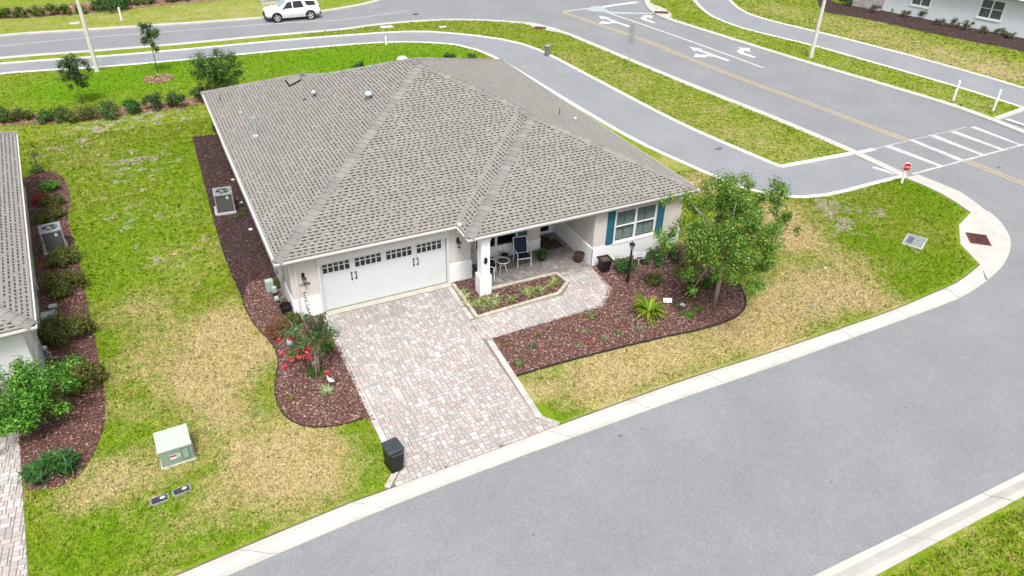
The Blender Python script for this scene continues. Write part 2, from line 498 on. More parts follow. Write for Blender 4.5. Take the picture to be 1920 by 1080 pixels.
def sheet(name, poly, z, step, mat, label, cat=None, attr=False, skirt=0.0):
    """a flat sheet filling the polygon, cut fine enough to carry its patches"""
    pts = [Vector((p[0], p[1])) for p in poly]
    nb = len(pts)
    xs = [p.x for p in pts]; ys = [p.y for p in pts]
    if step:
        gx, gy = np.meshgrid(np.arange(min(xs), max(xs), step), np.arange(min(ys), max(ys), step))
        gx = gx.ravel() + NR.uniform(-.1, .1, gx.size) * step; gy = gy.ravel() + NR.uniform(-.1, .1, gy.size) * step
        ok = in_poly(gx, gy, poly)
        pts += [Vector((a, b)) for a, b in zip(gx[ok], gy[ok])]
    v, e, f, *_ = delaunay_2d_cdt(pts, [(i, (i + 1) % nb) for i in range(nb)], [list(range(nb))], 1, 1e-4)
    co = [(p.x, p.y, z) for p in v]
    fs = [tuple(q) for q in f]
    nv = len(co)
    if skirt:
        co += [(p[0], p[1], z) for p in poly] + [(p[0], p[1], z - skirt) for p in poly]
        for i in range(nb):
            j = (i + 1) % nb
            fs.append((nv + i, nv + j, nv + nb + j, nv + nb + i))
    me = bpy.data.meshes.new(name)
    me.from_pydata(co, [], fs)
    me.materials.append(mat)
    if attr:
        ca = me.color_attributes.new("col", 'FLOAT_COLOR', 'POINT')
        A = np.array(co)
        at = lawn_attr(A[:, 0], A[:, 1])
        ca.data.foreach_set("color", np.concatenate([at, np.ones((len(A), 1))], 1).astype(np.float32).ravel())
    me.update()
    o = link(name, me)
    tag(o, label, cat, kind="structure")
    return o

# far ground to the horizon
far = MB()
far.poly([(-900, -900, -0.16), (1200, -900, -0.16), (1200, 1200, -0.16), (-900, 1200, -0.16)], (0.3, .05, .1))
tag(far.build("ground", M_LAWN), "grassy ground stretching away beyond the streets", kind="structure")

# --- kerb and path lines (plan, metres)
K_IN = smooth_line([(-5.76,-9.78),(-4.16,-9.58),(0.09,-9.19),(1.37,-9.15),(5.4,-8.99),(7.16,-8.91),(11.9,-8.79),(15.34,-8.84),(18.5,-8.83),(21.89,-8.78),(24.32,-8.61),(26.14,-8.44),(28.22,-7.9)], 5)
K_OUT = smooth_line([(-4.76,-10.28),(-3.04,-10.03),(-0.27,-9.78),(2.1,-9.62),(5.45,-9.5),(8.54,-9.44),(11.47,-9.39),(15.19,-9.4),(18.53,-9.35),(22.04,-9.29),(25.2,-9.19),(27.47,-8.79),(28.98,-8.37),(30.38,-7.73),(31.55,-6.96),(32.34,-6.12),(33,-5.1),(33.93,-2.71),(33.82,-1.25),(33.61,-0.02)], 5)
CORNER_IN = [(28.22,-7.9),(29.02,-6.33),(30.56,-5.07),(32.2,-4.46)]
K_IN2 = smooth_line([(32.2,-4.46),(32.59,-3.03),(32.69,-1.58),(32.51,-0.4)], 4)
PATH_LO = smooth_line([(-17.79,34.43),(-10.47,35.28),(-5.21,34.52),(0.38,34.11),(6.46,33.92),(11.92,33.63),(15.25,33.18),(17.79,32.2),(20.07,30.55),(21.17,28.03),(21.56,24.29),(21.78,18.16),(22.12,10.29),(22.87,5.88),(23.67,2.5),(24.3,1.24),(25.25,0.39),(26.53,-0.1),(28.19,-0.24),(30.52,-0.17),(32.6,-0.16)], 6)
PATH_UP = smooth_line([(-18.21,36.99),(-10.61,37.67),(-5.15,37.09),(0.64,36.69),(6.97,36.53),(12.62,36.17),(18.19,35.37),(21.27,33.44),(23.9,30.71),(25.28,27.31),(25.72,20.2),(26.22,10.37),(27.4,3.36)], 6)
PATH_END = [(27.4,3.36),(32.42,3.15)]
ROAD_NEAR = smooth_line([(-18.41,38.21),(-10.68,39),(-5.12,38.59),(0.81,38.23),(7.28,38.14),(13.1,37.9),(16.19,38.29),(20.76,38.02),(23.6,37.14),(25.87,35.92),(27.9,34.23),(29.48,30.64),(29.93,27.2),(31.06,16.84),(32.11,9.55),(32.66,3.37),(32.71,-0.2)], 6)
ROAD_FAR_L = smooth_line([(-19.41,44.3),(-11.03,45.31),(-4.99,44.78),(1.43,44.22),(8.37,43.77),(12.96,44.17),(17.7,45.71),(21.08,48.28),(26.72,54.68),(33.28,66.71)], 5)
ROAD_FAR_R = smooth_line([(50.35,50.99),(45.46,42.77),(42.53,37.77),(41.38,35.76),(40.48,33.37),(40.32,31.45),(40.56,29.55),(41.67,22.65),(42.61,17.05),(43.83,11.34),(44.82,6.06),(44.77,1.37),(44.53,-3.77)], 5)
RP_LO = smooth_line([(56.65,52.09),(50.44,42.31),(46.9,36.18),(44.72,31.19),(44.36,27.84),(44.73,25.34),(46.33,20.06),(47.11,16.13),(48.3,9.29),(48.8,4.11)], 5)
RP_UP = smooth_line([(58.59,48.19),(53.12,40.05),(50.17,34.99),(48.36,30.65),(48.56,27.39),(49.92,22.49),(51.29,16.42),(52.11,11.36),(52.62,6.71),(52.87,1.09)], 5)

# asphalt: one sheet for the streets, lying below the lawns
W0 = [(-60, -60), (150, -60), (150, 110), (-60, 110)]
road = sheet("road", W0, Z_ROAD, 0, M_ASPH, "grey asphalt street sweeping round the corner lot")

lawn_home = sheet("lawn", K_IN + CORNER_IN[1:] + K_IN2[1:] + list(reversed(PATH_LO)) + [(-60,40),(-60,-20)], 0.0, 0.55, M_LAWN,
                  "patchy green and dead tan lawn around the corner house", attr=True, skirt=.15)
verge = sheet("lawn", PATH_UP + PATH_END[1:] + list(reversed(ROAD_NEAR[:-6])), 0.0, 0.7, M_LAWN,
              "olive green grass strip between the path and the main road", attr=True, skirt=.15)
verge_r = sheet("lawn", ROAD_FAR_R[:-10] + [(45.22,3.55),(48.7,4.04)] + list(reversed(RP_LO[:-1])), 0.0, 0.8, M_LAWN,
                "grass strip with white posts between main road and right path", attr=True, skirt=.15)
lawn_r = sheet("lawn", RP_UP + [(150,0),(150,90)], 0.0, 1.2, M_LAWN, "patchy olive lawn below the pale blue house", attr=True, skirt=.15)
lawn_far = sheet("lawn", ROAD_FAR_L + [(40,110),(-60,110)], 0.0, 1.2, M_LAWN, "dull green lawn across the road behind the white car", attr=True, skirt=.15)
lawn_br = sheet("lawn", smooth_line([(7.89,-17.05),(11.76,-17.04),(14.61,-17),(17.81,-16.97),(23.62,-16.94)], 4) + [(60,-60),(-20,-60)], 0.0, 1.0, M_LAWN,
                "bright green lawn corner at the near side of the street", attr=True, skirt=.15)

# cart path: own asphalt, a touch above the street sheet
path = sheet("path", PATH_UP + PATH_END[1:] + [(32.71,-0.2)] + list(reversed(PATH_LO)), -0.04, 0, M_ASPH2, "curved grey cart path behind the house", skirt=.1)
path_r = sheet("path", RP_LO + [(48.43,-1.5)] + list(reversed(RP_UP)), -0.04, 0, M_ASPH2, "grey cart path in front of the pale blue house", skirt=.1)

def kerb(inner, outer, slab, label, zi=0.02, zo=-0.075, gap=0.028, mat=None, dip=True, n_per=5):
    """poured kerb cut into slabs with open joints; every slab a piece of its own"""
    A, la = resample(inner, 400); B, lb = resample(outer, 400)
    root = empty("kerb", (0, 0, 0), 0, label)
    root["kind"] = "structure"
    nsl = max(1, int(round(la / slab)))
    S = np.linspace(0, 1, nsl + 1)
    for k in range(nsl):
        g = gap / 2 / (la / nsl) * (S[1] - S[0])
        T = np.linspace(S[k] + g, S[k + 1] - g, n_per)
        m = MB()
        rows = []
        dz = RS.uniform(-.004, .004)
        for t in T:
            x = t * 399; i = min(int(x), 398); q = x - i
            a = A[i] * (1 - q) + A[i + 1] * q; b = B[i] * (1 - q) + B[i + 1] * q
            prof = [(0.0, -0.14), (0.0, zi + dz), (0.30, zi + dz), (0.55, (zi + zo) / 2 - .008 * dip + dz), (0.72, zo - .004 * dip + dz), (1.0, zo + .006 + dz), (1.0, -.14)]
            rows.append([(a[0] * (1 - w) + b[0] * w, a[1] * (1 - w) + b[1] * w, z) for w, z in prof])
        nv = len(rows[0])
        vs = [p for r in rows for p in r]
        fs = []
        for i in range(len(rows) - 1):
            for j in range(nv - 1):
                fs.append((i * nv + j, i * nv + j + 1, (i + 1) * nv + j + 1, (i + 1) * nv + j))
        fs.append(tuple(range(nv))); fs.append(tuple(range((len(rows) - 1) * nv, len(rows) * nv))[::-1])
        sh = RS.uniform(.94, 1.05)
        m.raw(vs, fs, (sh, sh, sh))
        m.build("kerb_slab", mat or M_KERB, root)
    return root

def nearest_pair(inner, outer):
    """outer edge re-cut so that both edges run side by side"""
    A, _ = resample(inner, 400)
    B, _ = resample(outer, 1200)
    idx = [int(np.argmin(((B - a) ** 2).sum(1))) for a in A]
    idx = np.maximum.accumulate(idx)
    # light smoothing
    k = np.ones(15) / 15
    sm = np.convolve(np.pad(idx, 7, mode='edge'), k, mode='valid')
    i0 = np.clip(sm.astype(int), 0, 1198); q = (sm - i0)[:, None]
    return A.tolist(), (B[i0] * (1 - q) + B[i0 + 1] * q).tolist()

nA = K_OUT
cut = int(np.argmin([(p[0] - 24.2) ** 2 + (p[1] + 9.2) ** 2 for p in K_OUT]))
ka, kb = nearest_pair(K_IN, K_OUT)
kerb(ka, kb, 3.05, "cream concrete kerb along the near street edge of the lot")
ka, kb = nearest_pair(K_IN2, K_OUT)
kerb(ka, kb, 3.2, "cream concrete kerb running from storm drain to stop sign")
# corner apron between the two kerbs
ap_out = [p for p in K_OUT if in_poly(p[0], p[1], [(28.05,-7.83),(28.22,-7.9),(26.74,-9.18),(29.04,-9.33),(34.59,-5.56),(33.29,-4.08),(32.2,-4.46),(29.77,-5.17),(28.27,-6.61)])]
mA = MB(); mA.prism(CORNER_IN + [(p[0], p[1]) for p in reversed(ap_out)], -.14, 0.012, (1, 1, 1))
tag(mA.build("drain_apron", M_KERB), "cream concrete apron around the storm drain at the corner", kind="structure")

def strip(pts, w, z0, z1, mat, label, side=0, slab=None, name="path_edging"):
    off = (w / 2, -w / 2) if side == 0 else ((w, 0.0) if side > 0 else (0.0, -w))
    return kerb(offset_line(pts, off[0]).tolist(), offset_line(pts, off[1]).tolist(), slab or 4.0, label, z1, z1 - .012, 0.01, mat, False, 4)

strip(PATH_LO[:int(len(PATH_LO) * .62)], 0.30, 0, 0.015, M_EDGE, "white concrete edging on the house side of the path", slab=6)
strip(PATH_LO[int(len(PATH_LO) * .62) - 1:], 0.26, 0, 0.015, M_EDGE, "white concrete edging curving from the path to the stop sign", slab=4)
strip(PATH_UP, 0.30, 0, 0.015, M_EDGE, "white concrete edging on the road side of the path", slab=6)
strip(PATH_END, 0.30, 0, 0.016, M_EDGE, "white concrete edging at the pointed end of the grass strip", slab=4)
strip(ROAD_NEAR, 0.52, 0, 0.018, M_KERB, "white kerb on the near side of the main road", slab=5)
strip(ROAD_FAR_L, 0.45, 0, 0.018, M_KERB, "white kerb on the far side of the road behind the car", slab=6)
strip(ROAD_FAR_R, 0.52, 0, 0.018, M_KERB, "white kerb along the grass strip with the white posts", slab=5)
strip(RP_LO, 0.30, 0, 0.015, M_EDGE, "white edging on the road side of the right path", slab=6)
strip(RP_UP, 0.30, 0, 0.015, M_EDGE, "white edging on the house side of the right path", slab=6)
strip([(45.22,3.55),(48.7,4.04),(54.38,4.81)], 0.30, 0, 0.016, M_EDGE, "short white edging at the end of the grass strip with posts", slab=4)
ka, kb = smooth_line([(7.89,-17.05),(11.76,-17.04),(14.61,-17),(17.81,-16.97),(23.62,-16.94)], 4), smooth_line([(6.72,-16.37),(10.4,-16.33),(13.79,-16.35),(18.78,-16.35),(23.64,-16.32)], 4)
kerb(ka, kb, 3.05, "cream concrete kerb cutting the bottom right corner")

# storm-drain widenings on the far kerbs
for P, lab in [([(28.05,34.73),(27.83,32.83),(28.86,31.05),(29.61,30.08),(29.54,31.83),(28.79,33.71)], "concrete inlet apron on the bend of the near kerb"),
               ([(42.33,37.39),(42.1,35.93),(42.13,34.21),(41.51,32.38),(40.52,31.18),(40.26,32.25),(40.57,34.16)], "concrete inlet apron at the far mouth of the main road")]:
    m = MB(); m.prism(P, -.12, .024)
    tag(m.build("drain_apron", M_KERB), lab, kind="structure")

# --- painted markings: thin sheets on the asphalt
def ribbon(pts, w, z=Z_ROAD + .004):
    a = offset_line(pts, w / 2); b = offset_line(pts, -w / 2)
    m = MB()
    for i in range(len(pts) - 1):
        m.poly([(a[i][0], a[i][1], z), (b[i][0], b[i][1], z), (b[i + 1][0], b[i + 1][1], z), (a[i + 1][0], a[i + 1][1], z)])
    return m
def quad(ptsxy, z=Z_ROAD + .004):
    m = MB(); m.poly([(p[0], p[1], z) for p in ptsxy]); return m
def marking(m, name, mat): return m.build(name, mat, road)

yl = smooth_line([(32.88,36.8),(33.65,32.25),(34.57,27.18),(35,21.32),(35.55,15.52),(36.21,11.08),(36.72,7.06),(37.13,3.32)], 3)
for s in (-.16, .16):
    marking(ribbon(offset_line(yl, s).tolist(), .09), "centre_line", M_LINEY)
yl2 = smooth_line([(37.7,0.13),(37.9,-1.48),(38,-3.24),(38.32,-7.89)], 3)
for s in (-.16, .16):
    marking(ribbon(offset_line(yl2, s).tolist(), .09), "centre_line", M_LINEY)
marking(ribbon(smooth_line([(36.48,35.67),(37.22,31.09),(38,24.72),(38.42,20.56),(38.71,17.35)], 3), .17), "lane_line", M_LINEW)
marking(ribbon([(32.98,36.97),(34.69,37.16),(36.15,37.25)], .3), "stop_line", M_LINEF)
marking(ribbon([(36.61,37.08),(38.56,37.44),(41.46,37.71)], .5), "stop_line", M_LINEW)
marking(ribbon(smooth_line([(-14.12,42.1),(-10.88,42.54),(-5.29,42.72),(1.22,42.25),(8.01,41.91),(13.99,41.12),(20.3,42.06)], 4), .12), "seam_line", M_LINEF)
# turn arrows
def arrow_pts(kind):
    if kind == 'right':
        return [[(-.2, -1.2), (.16, -1.2), (.16, -.1), (.36, .22), (.75, .30), (.75, .68), (.15, .6), (-.2, .1)], [(.7, -.15), (1.4, .5), (.7, 1.1)]]
    return [[(-.15, -1.7), (.15, -1.7), (.15, 1.0), (-.15, 1.0)], [(-.42, 1.0), (.42, 1.0), (0, 1.9)], [(-.15, -.6), (-.15, -.1), (-.75, .25), (-.75, -.15)], [(-.72, -.5), (-.72, .55), (-1.45, .05)]]
def arrow(at, dirv, kind, sc=1.0):
    d = Vector(dirv[:2]).normalized(); r = Vector((d.y, -d.x))
    m = MB()
    for i, pg in enumerate(arrow_pts(kind)):
        m.poly([(*(Vector(at[:2]) + r * x * sc + d * y * sc), Z_ROAD + .004 + .0006 * i) for x, y in pg])
    marking(m, "turn_arrow", M_LINEW)
RD = Vector((36.33,35.52,0)) - Vector((38.71,17.35,0))
arrow((37.19,21.62,0), RD, 'left', 1.15); arrow((39.72,20.93,0), RD, 'right', 1.1)
arrow((35.52,32.48,0), RD, 'left', 1.15); arrow((38.39,32.17,0), RD, 'right', 1.1)
# crosswalk
for i, P in enumerate(([(35.07,3.25),(35.62,3.23),(35.99,0.08),(35.65,0.08)], [(37.22,3.47),(37.61,3.35),(37.84,0.07),(37.35,0.1)], [(38.9,3.42),(39.44,3.4),(39.57,0.13),(39.23,0.14)],
          [(40.65,3.32),(41.17,3.29),(41.35,0.14),(41.03,0.18)], [(42.54,3.37),(43.01,3.24),(42.96,0.07),(42.71,0.13)])):
    a, b, c, d = [Vector(v) for v in P]
    marking(quad([a.lerp(b, .05), a.lerp(b, .95), d.lerp(c, .95), d.lerp(c, .05)], Z_ROAD + .005), "crosswalk_stripe", M_LINEX)
marking(ribbon([(33.08,3.19),(34.28,3.21)], .35, Z_ROAD + .007), "crosswalk_border", M_LINEW)
marking(ribbon([(34.28,3.21),(36.97,3.3),(42.34,3.4)], .08, Z_ROAD + .007), "crosswalk_border", M_LINEF)
marking(ribbon([(33.45,-0.06),(37.3,0.03),(43.31,0.21)], .14, Z_ROAD + .007), "crosswalk_border", M_LINEX)
m = ribbon([(32.1,1.36),(32.73,-0.28)], .26, -0.036)
m.build("stop_line", M_LINEW, path)
m = ribbon([(45.87,3.28),(46.02,1.87)], .4, -0.036)
m.build("stop_line", M_LINEW, path_r)
# dark drips and patches on the asphalt
M_DRIP = plain("oil_stain", (0.11, 0.115, 0.12), 0.7, 0.2, 6)
rst = random.Random(31)
for c, r in [((8.65,-10.01,0), .1), ((38.7,-1.37,0), .18), ((25.88,6.63,0), .3), ((9.43,-10.04,0), .05), ((21.39,33.39,0), .3), ((10.33,-11.93,0), .04), ((13.21,-14.18,0), .05), ((17.9,-12.83,0), .06), ((4.47,-12.18,0), .05), ((9.84,-14.3,0), .04), ((20.42,40.62,0), .3)]:
    dm = MB(); dm.poly([(c[0] + math.cos(k * PI / 6) * r * rst.uniform(.4, 1.2), c[1] + math.sin(k * PI / 6) * r * rst.uniform(.3, .8), Z_ROAD + .0035) for k in range(12)])
    if c[1] > 3 and c[0] < 26: dm.v = [(x, y, -.036) for x, y, z in dm.v]
    dm.build("oil_stain", M_DRIP, road)
# soil line where the turf meets the kerb
M_SOIL = plain("soil_gap", (.13, .105, .085), .95, .25, 5)
for ln in (K_IN, K_IN2):
    rb = ribbon(offset_line(ln, .035).tolist(), .06, .006); rb.build("soil_line", M_SOIL, lawn_home)
# pale water stain at the junction
def stain(P, z, mat, name, par): marking(quad(P, z), name, mat)
M_STAIN = plain("pale_stain", (0.36, 0.42, 0.44), 0.5, 0.1, 1.5)
st = MB(); st.poly([(p[0], p[1], Z_ROAD + .0045) for p in smooth_line([(35.29,36.94),(36.56,37.74),(37.21,37.5),(37.13,36.26),(37.25,35.38),(40.25,33.87),(40.21,33.47),(36.84,34.73),(36.34,35.72),(35.66,35.98),(35.29,36.94)], 3)[:-1]])
marking(st, "pale_stain", M_STAIN)

# ================================================================ PAVING
def clip_convex(poly, region):
    """Sutherland-Hodgman; region counter-clockwise"""
    out = list(poly)
    n = len(region)
    for i in range(n):
        ax, ay = region[i]; bx_, by_ = region[(i + 1) % n]
        inp, out = out, []
        if not inp: return []
        def side(p): return (bx_ - ax) * (p[1] - ay) - (by_ - ay) * (p[0] - ax)
        for j in range(len(inp)):
            p, q = inp[j], inp[(j + 1) % len(inp)]
            sp, sq = side(p), side(q)
            if sp >= 0: out.append(p)
            if (sp >= 0) != (sq >= 0):
                t = sp / (sp - sq)
                out.append((p[0] + (q[0] - p[0]) * t, p[1] + (q[1] - p[1]) * t))
    return out
def area(p): return 0.5 * sum(p[i][0] * p[(i + 1) % len(p)][1] - p[(i + 1) % len(p)][0] * p[i][1] for i in range(len(p)))
def ccw(p): return p if area(p) > 0 else p[::-1]
def inset(poly, d):
    """shrink a convex ccw polygon"""
    n = len(poly); out = []
    for i in range(n):
        a = Vector(poly[i - 1]); b = Vector(poly[i]); c = Vector(poly[(i + 1) % n])
        e1 = (b - a); e2 = (c - b)
        if e1.length < 1e-4 or e2.length < 1e-4: continue
        e1.normalize(); e2.normalize()
        n1 = Vector((-e1.y, e1.x)); n2 = Vector((-e2.y, e2.x))
        bs = n1 + n2
        if bs.length < 1e-3: continue
        k = d / max(0.35, (1 + n1.dot(n2)) / 2)
        out.append(tuple(b + bs / 2 * k))
    return out

PAV_COLS = [(0.52, 0.495, 0.475), (0.48, 0.45, 0.43), (0.47, 0.405, 0.385), (0.43, 0.41, 0.40), (0.51, 0.46, 0.44), (0.56, 0.545, 0.53), (0.41, 0.38, 0.37), (0.49, 0.42, 0.385), (0.50, 0.48, 0.465)]
def lay_pavers(region, unit, rng, frame=0.0, tone=None):
    """random-ashlar paving clipped to a convex region; returns [(polygon, colour)]"""
    region = ccw([tuple(p[:2]) for p in region])
    ca, sa = math.cos(frame), math.sin(frame)
    loc = [(p[0] * ca + p[1] * sa, -p[0] * sa + p[1] * ca) for p in region]
    x0 = min(p[0] for p in loc); x1 = max(p[0] for p in loc); y0 = min(p[1] for p in loc); y1 = max(p[1] for p in loc)
    nx = int((x1 - x0) / unit) + 2; ny = int((y1 - y0) / unit) + 2
    used = np.zeros((nx + 4, ny + 4), bool)
    sizes = [(3, 2), (2, 3), (2, 2), (3, 2), (2, 2), (2, 1), (1, 2)]
    out = []
    for j in range(ny):
        for i in range(nx):
            if used[i, j]: continue
            for _ in range(8):
                w, h = rng.choice(sizes)
                if not used[i:i + w, j:j + h].any(): break
            else:
                w, h = 1, 1
            used[i:i + w, j:j + h] = True
            r = [(x0 + i * unit, y0 + j * unit), (x0 + (i + w) * unit, y0 + j * unit), (x0 + (i + w) * unit, y0 + (j + h) * unit), (x0 + i * unit, y0 + (j + h) * unit)]
            r = [(p[0] * ca - p[1] * sa, p[0] * sa + p[1] * ca) for p in r]
            c = clip_convex(r, region)
            if len(c) < 3 or area(c) < 0.0016: continue
            c = inset(c, 0.009)
            if len(c) < 3 or area(c) < 0.0008: continue
            col = rng.choice(PAV_COLS); k = rng.uniform(.85, .94)
            cx = sum(p[0] for p in c) / len(c); cy = sum(p[1] for p in c) / len(c)
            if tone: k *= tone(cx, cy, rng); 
            out.append((c, tuple(x * k for x in col)))
    return out

def add_paver(m, c, col, z, rng):
    t = inset(c, 0.008)
    if len(t) != len(c) or area(t) <= 0: t = c
    zt = z + rng.uniform(-.002, .002)
    n = len(c)
    vs = [(p[0], p[1], z - .035) for p in c] + [(p[0], p[1], zt - .007) for p in c] + [(p[0], p[1], zt) for p in t]
    fs = [tuple(range(2 * n, 3 * n))]
    for k in (0, n):
        for i in range(n):
            j = (i + 1) % n
            fs.append((k + i, k + j, k + n + j, k + n + i))
    m.raw(vs, fs, col)

CAMXY = Vector((-2.17, -23.54, 16.5))
def pave(root, pieces, z, limit, name="paver", rest="paver_field"):
    rng = random.Random(5)
    pieces = sorted(pieces, key=lambda pc: (Vector((pc[0][0][0], pc[0][0][1], z)) - CAMXY).length - 3 * abs(area(pc[0])))
    for c, col in pieces[:limit]:
        m = MB(); add_paver(m, c, col, z, rng); m.build(name, M_PAVER, root)
    if len(pieces) > limit:
        m = MB()
        for c, col in pieces[limit:]: add_paver(m, c, col, z, rng)
        tag(m.build(rest, M_PAVER, root), kind="stuff")

Z_PAV = 0.022
drv = tag(empty("driveway"), "pale pink and grey paved driveway with walkway and porch floor", kind="structure")
def tone_drive(x, y, rng):
    d = max(0, 1 - (y * -1) / 3.0)            # tyre and runoff stains by the garage door
    k = 1 - .26 * min(1, d) * rng.uniform(.4, 1.4)
    if y > -1.5 and x > 7.5: k *= .82  # porch entry: own darker tone, partly shade put into the colour
    return k
DW = [(1.88, -8.1), (6.78, -8.05), (7.0, -0.08), (1.88, -0.08)]
rp = random.Random(3)
LB, RB_ = DW[0], DW[1]
pcs = lay_pavers([(2.05, -8.55), (6.58, -8.35), (6.8, -.30), (2.05, -.30)], 0.083, rp, 0.0, tone_drive)
# flare at the street: between the driveway foot and the kerb
kin = [p for p in ka] if False else K_IN
FL_L = (1.52, -9.02); FL_R = (7.1, -8.82)
KX = np.array(K_IN); KX = KX[np.argsort(KX[:, 0])]
def yk(x): return float(np.interp(x, KX[:, 0], KX[:, 1])) + .015
pcs += lay_pavers([(2.05, -8.55), (1.52, yk(1.52)), (3.2, yk(3.2)), (3.2, -8.5)], 0.083, rp, 0.0, tone_drive)
pcs += lay_pavers([(3.2, -8.5), (3.2, yk(3.2)), (5.0, yk(5.0)), (5.0, -8.42)], 0.083, rp, 0.0, tone_drive)
pcs += lay_pavers([(5.0, -8.42), (5.0, yk(5.0)), (7.04, yk(7.04)), (6.58, -8.35)], 0.083, rp, 0.0, tone_drive)
# soldier courses along both sides
def soldier(p, q, w, L, z=None):
    p, q = Vector(p), Vector(q)
    d = (q - p); n = max(1, int(d.length / L)); d.normalize(); s = Vector((-d.y, d.x)); stp = (q - p).length / n
    o = []
    for i in range(n):
        a = p + d * (i * stp + .005); b = p + d * ((i + 1) * stp - .005)
        c = [tuple(a), tuple(b), tuple(b + s * w), tuple(a + s * w)]
        k = rp.uniform(.82, .95)
        o.append((ccw(c), tuple(x * k for x in rp.choice(PAV_COLS[:2] + PAV_COLS[5:6]))))
    return o
pcs += soldier((2.04, -8.5), (2.04, -.3), .19, .21)
pcs += soldier((6.59, -8.30), (6.81, -4.05), -.21, .21)
pcs += soldier((6.935, -2.62), (6.99, -.3), .18, .21)
pcs += soldier((1.50, yk(1.5) + .02), (2.02, -8.52), .17, .2)
pcs += soldier((7.04, -8.9), (6.62, -8.33), -.16, .2)
# walkway: from the driveway past the planter and round to the porch
pcs += lay_pavers([(6.71, -4.02), (11.85, -3.92), (10.7, -2.62), (6.745, -2.68)], 0.083, rp, 0.0, tone_drive)
pcs += lay_pavers([(10.7, -2.62), (11.85, -3.92), (12.78, -3.0), (11.42, -1.97)], 0.083, rp, 0.0, tone_drive)
pcs += lay_pavers([(12.78, -3.0), (12.86, -1.22), (11.42, -1.14), (11.42, -1.97)], 0.083, rp, 0.0, tone_drive)
# porch floor
pt_ = lambda x, y, r: .50 * r.uniform(.75, 1.15)  # browner porch pavers, with some porch shade put into their colour
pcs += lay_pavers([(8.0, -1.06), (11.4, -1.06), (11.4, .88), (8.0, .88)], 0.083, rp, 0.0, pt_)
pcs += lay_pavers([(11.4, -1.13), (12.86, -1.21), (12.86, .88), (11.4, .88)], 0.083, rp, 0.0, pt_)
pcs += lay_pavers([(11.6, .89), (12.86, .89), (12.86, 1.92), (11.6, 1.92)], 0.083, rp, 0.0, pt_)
pave(drv, pcs, Z_PAV, 300)
m = MB()
for P in ([(1.36, yk(1.36)), (7.2, yk(7.2)), (6.82, -8.3), (7.03, -.05), (1.83, -.05), (1.83, -8.45)], [(6.8, -4.04), (11.9, -3.95), (12.82, -3.0), (12.88, 1.95), (7.98, 1.95), (7.98, -1.1), (11.3, -1.1), (11.4, -1.9), (10.65, -2.58), (6.8, -2.7)]):
    m.poly([(x, y, .004 + .003 * (len(P) > 6)) for x, y in P])
m.build("sand_bed", M_SAND, drv)
# concrete strip under the garage door
m = MB(); m.box(1.9, 7.02, -.27, .02, 0, .026)
m.build("threshold", plain("stained_concrete", (0.42, 0.40, 0.35), .9, .15, 3), drv)

# the neighbour's driveway, bottom left
drv2 = tag(empty("driveway"), "strip of pale paved driveway at the left edge of the picture", kind="structure")
NB = [(-9.27,-1.45,0), (-7.89,-2.09,0), (-7.45,-8.12,0), (-8.78,-7.5,0)]
pcs2 = lay_pavers([p[:2] for p in NB], 0.083, random.Random(9), -.07)
pave(drv2, pcs2, Z_PAV, 300)
m = MB(); m.poly([(p[0], p[1], .004) for p in NB]); m.build("sand_bed", M_SAND, drv2)

# ================================================================ HOUSES
SL = 0.40                                   # roof slope, rise over run
C_SH = [(0.260, 0.247, 0.230), (0.25, 0.237, 0.221), (0.27, 0.256, 0.238)]
def shingle_piece(m, O, e, s, n, u0a, u1a, u0b, u1b, v0, v1, rng, light=1.0):
    """one laminated shingle: a sloping strip with a raised butt edge and tabs darkened for printed granules and butt-edge shadow"""
    col = rng.choice(C_SH); k = rng.uniform(.965, 1.035) * light
    col = tuple(c * k for c in col)
    def P(u, v, h): return O + e * u + s * v + n * h
    hb, ht = .022, .003
    a, b, c, d = P(u0a, v0, hb), P(u1a, v0, hb), P(u1b, v1, ht), P(u0b, v1, ht)
    a0, b0 = P(u0a, v0, 0), P(u1a, v0, 0)
    c0, d0 = P(u1b, v1, 0), P(u0b, v1, 0)
    m.raw([a, b, c, d, a0, b0, c0, d0], [(0, 1, 2, 3), (4, 5, 1, 0), (5, 6, 2, 1), (7, 4, 0, 3)], col)
    u = max(u0a, u0b) + rng.uniform(.02, .2)
    ue = min(u1a, u1b) - .03
    while u < ue - .05:
        w = min(rng.choice((.10, .12, .14, .16)), ue - u)
        dk = rng.uniform(.10, .26)  # dark granule band and butt-edge shadow, both put into the tab colour
        va, vb = v1 - .060, v1 - .006
        hh = .003
        ha = hb - (hb - ht) * (va - v0) / (v1 - v0) + hh; hc = hb - (hb - ht) * (vb - v0) / (v1 - v0) + hh
        q = [P(u, va, ha), P(u + w, va, ha), P(u + w, vb, hc), P(u, vb, hc), P(u, va, ha - .004), P(u + w, va, ha - .004), P(u + w, vb, hc - .004), P(u, vb, hc - .004)]
        m.raw(q, [(0, 1, 2, 3), (4, 5, 1, 0), (5, 6, 2, 1), (7, 4, 0, 3), (6, 7, 3, 2)], tuple(c_ * dk for c_ in col))
        u += w + rng.choice((.08, .10, .12))

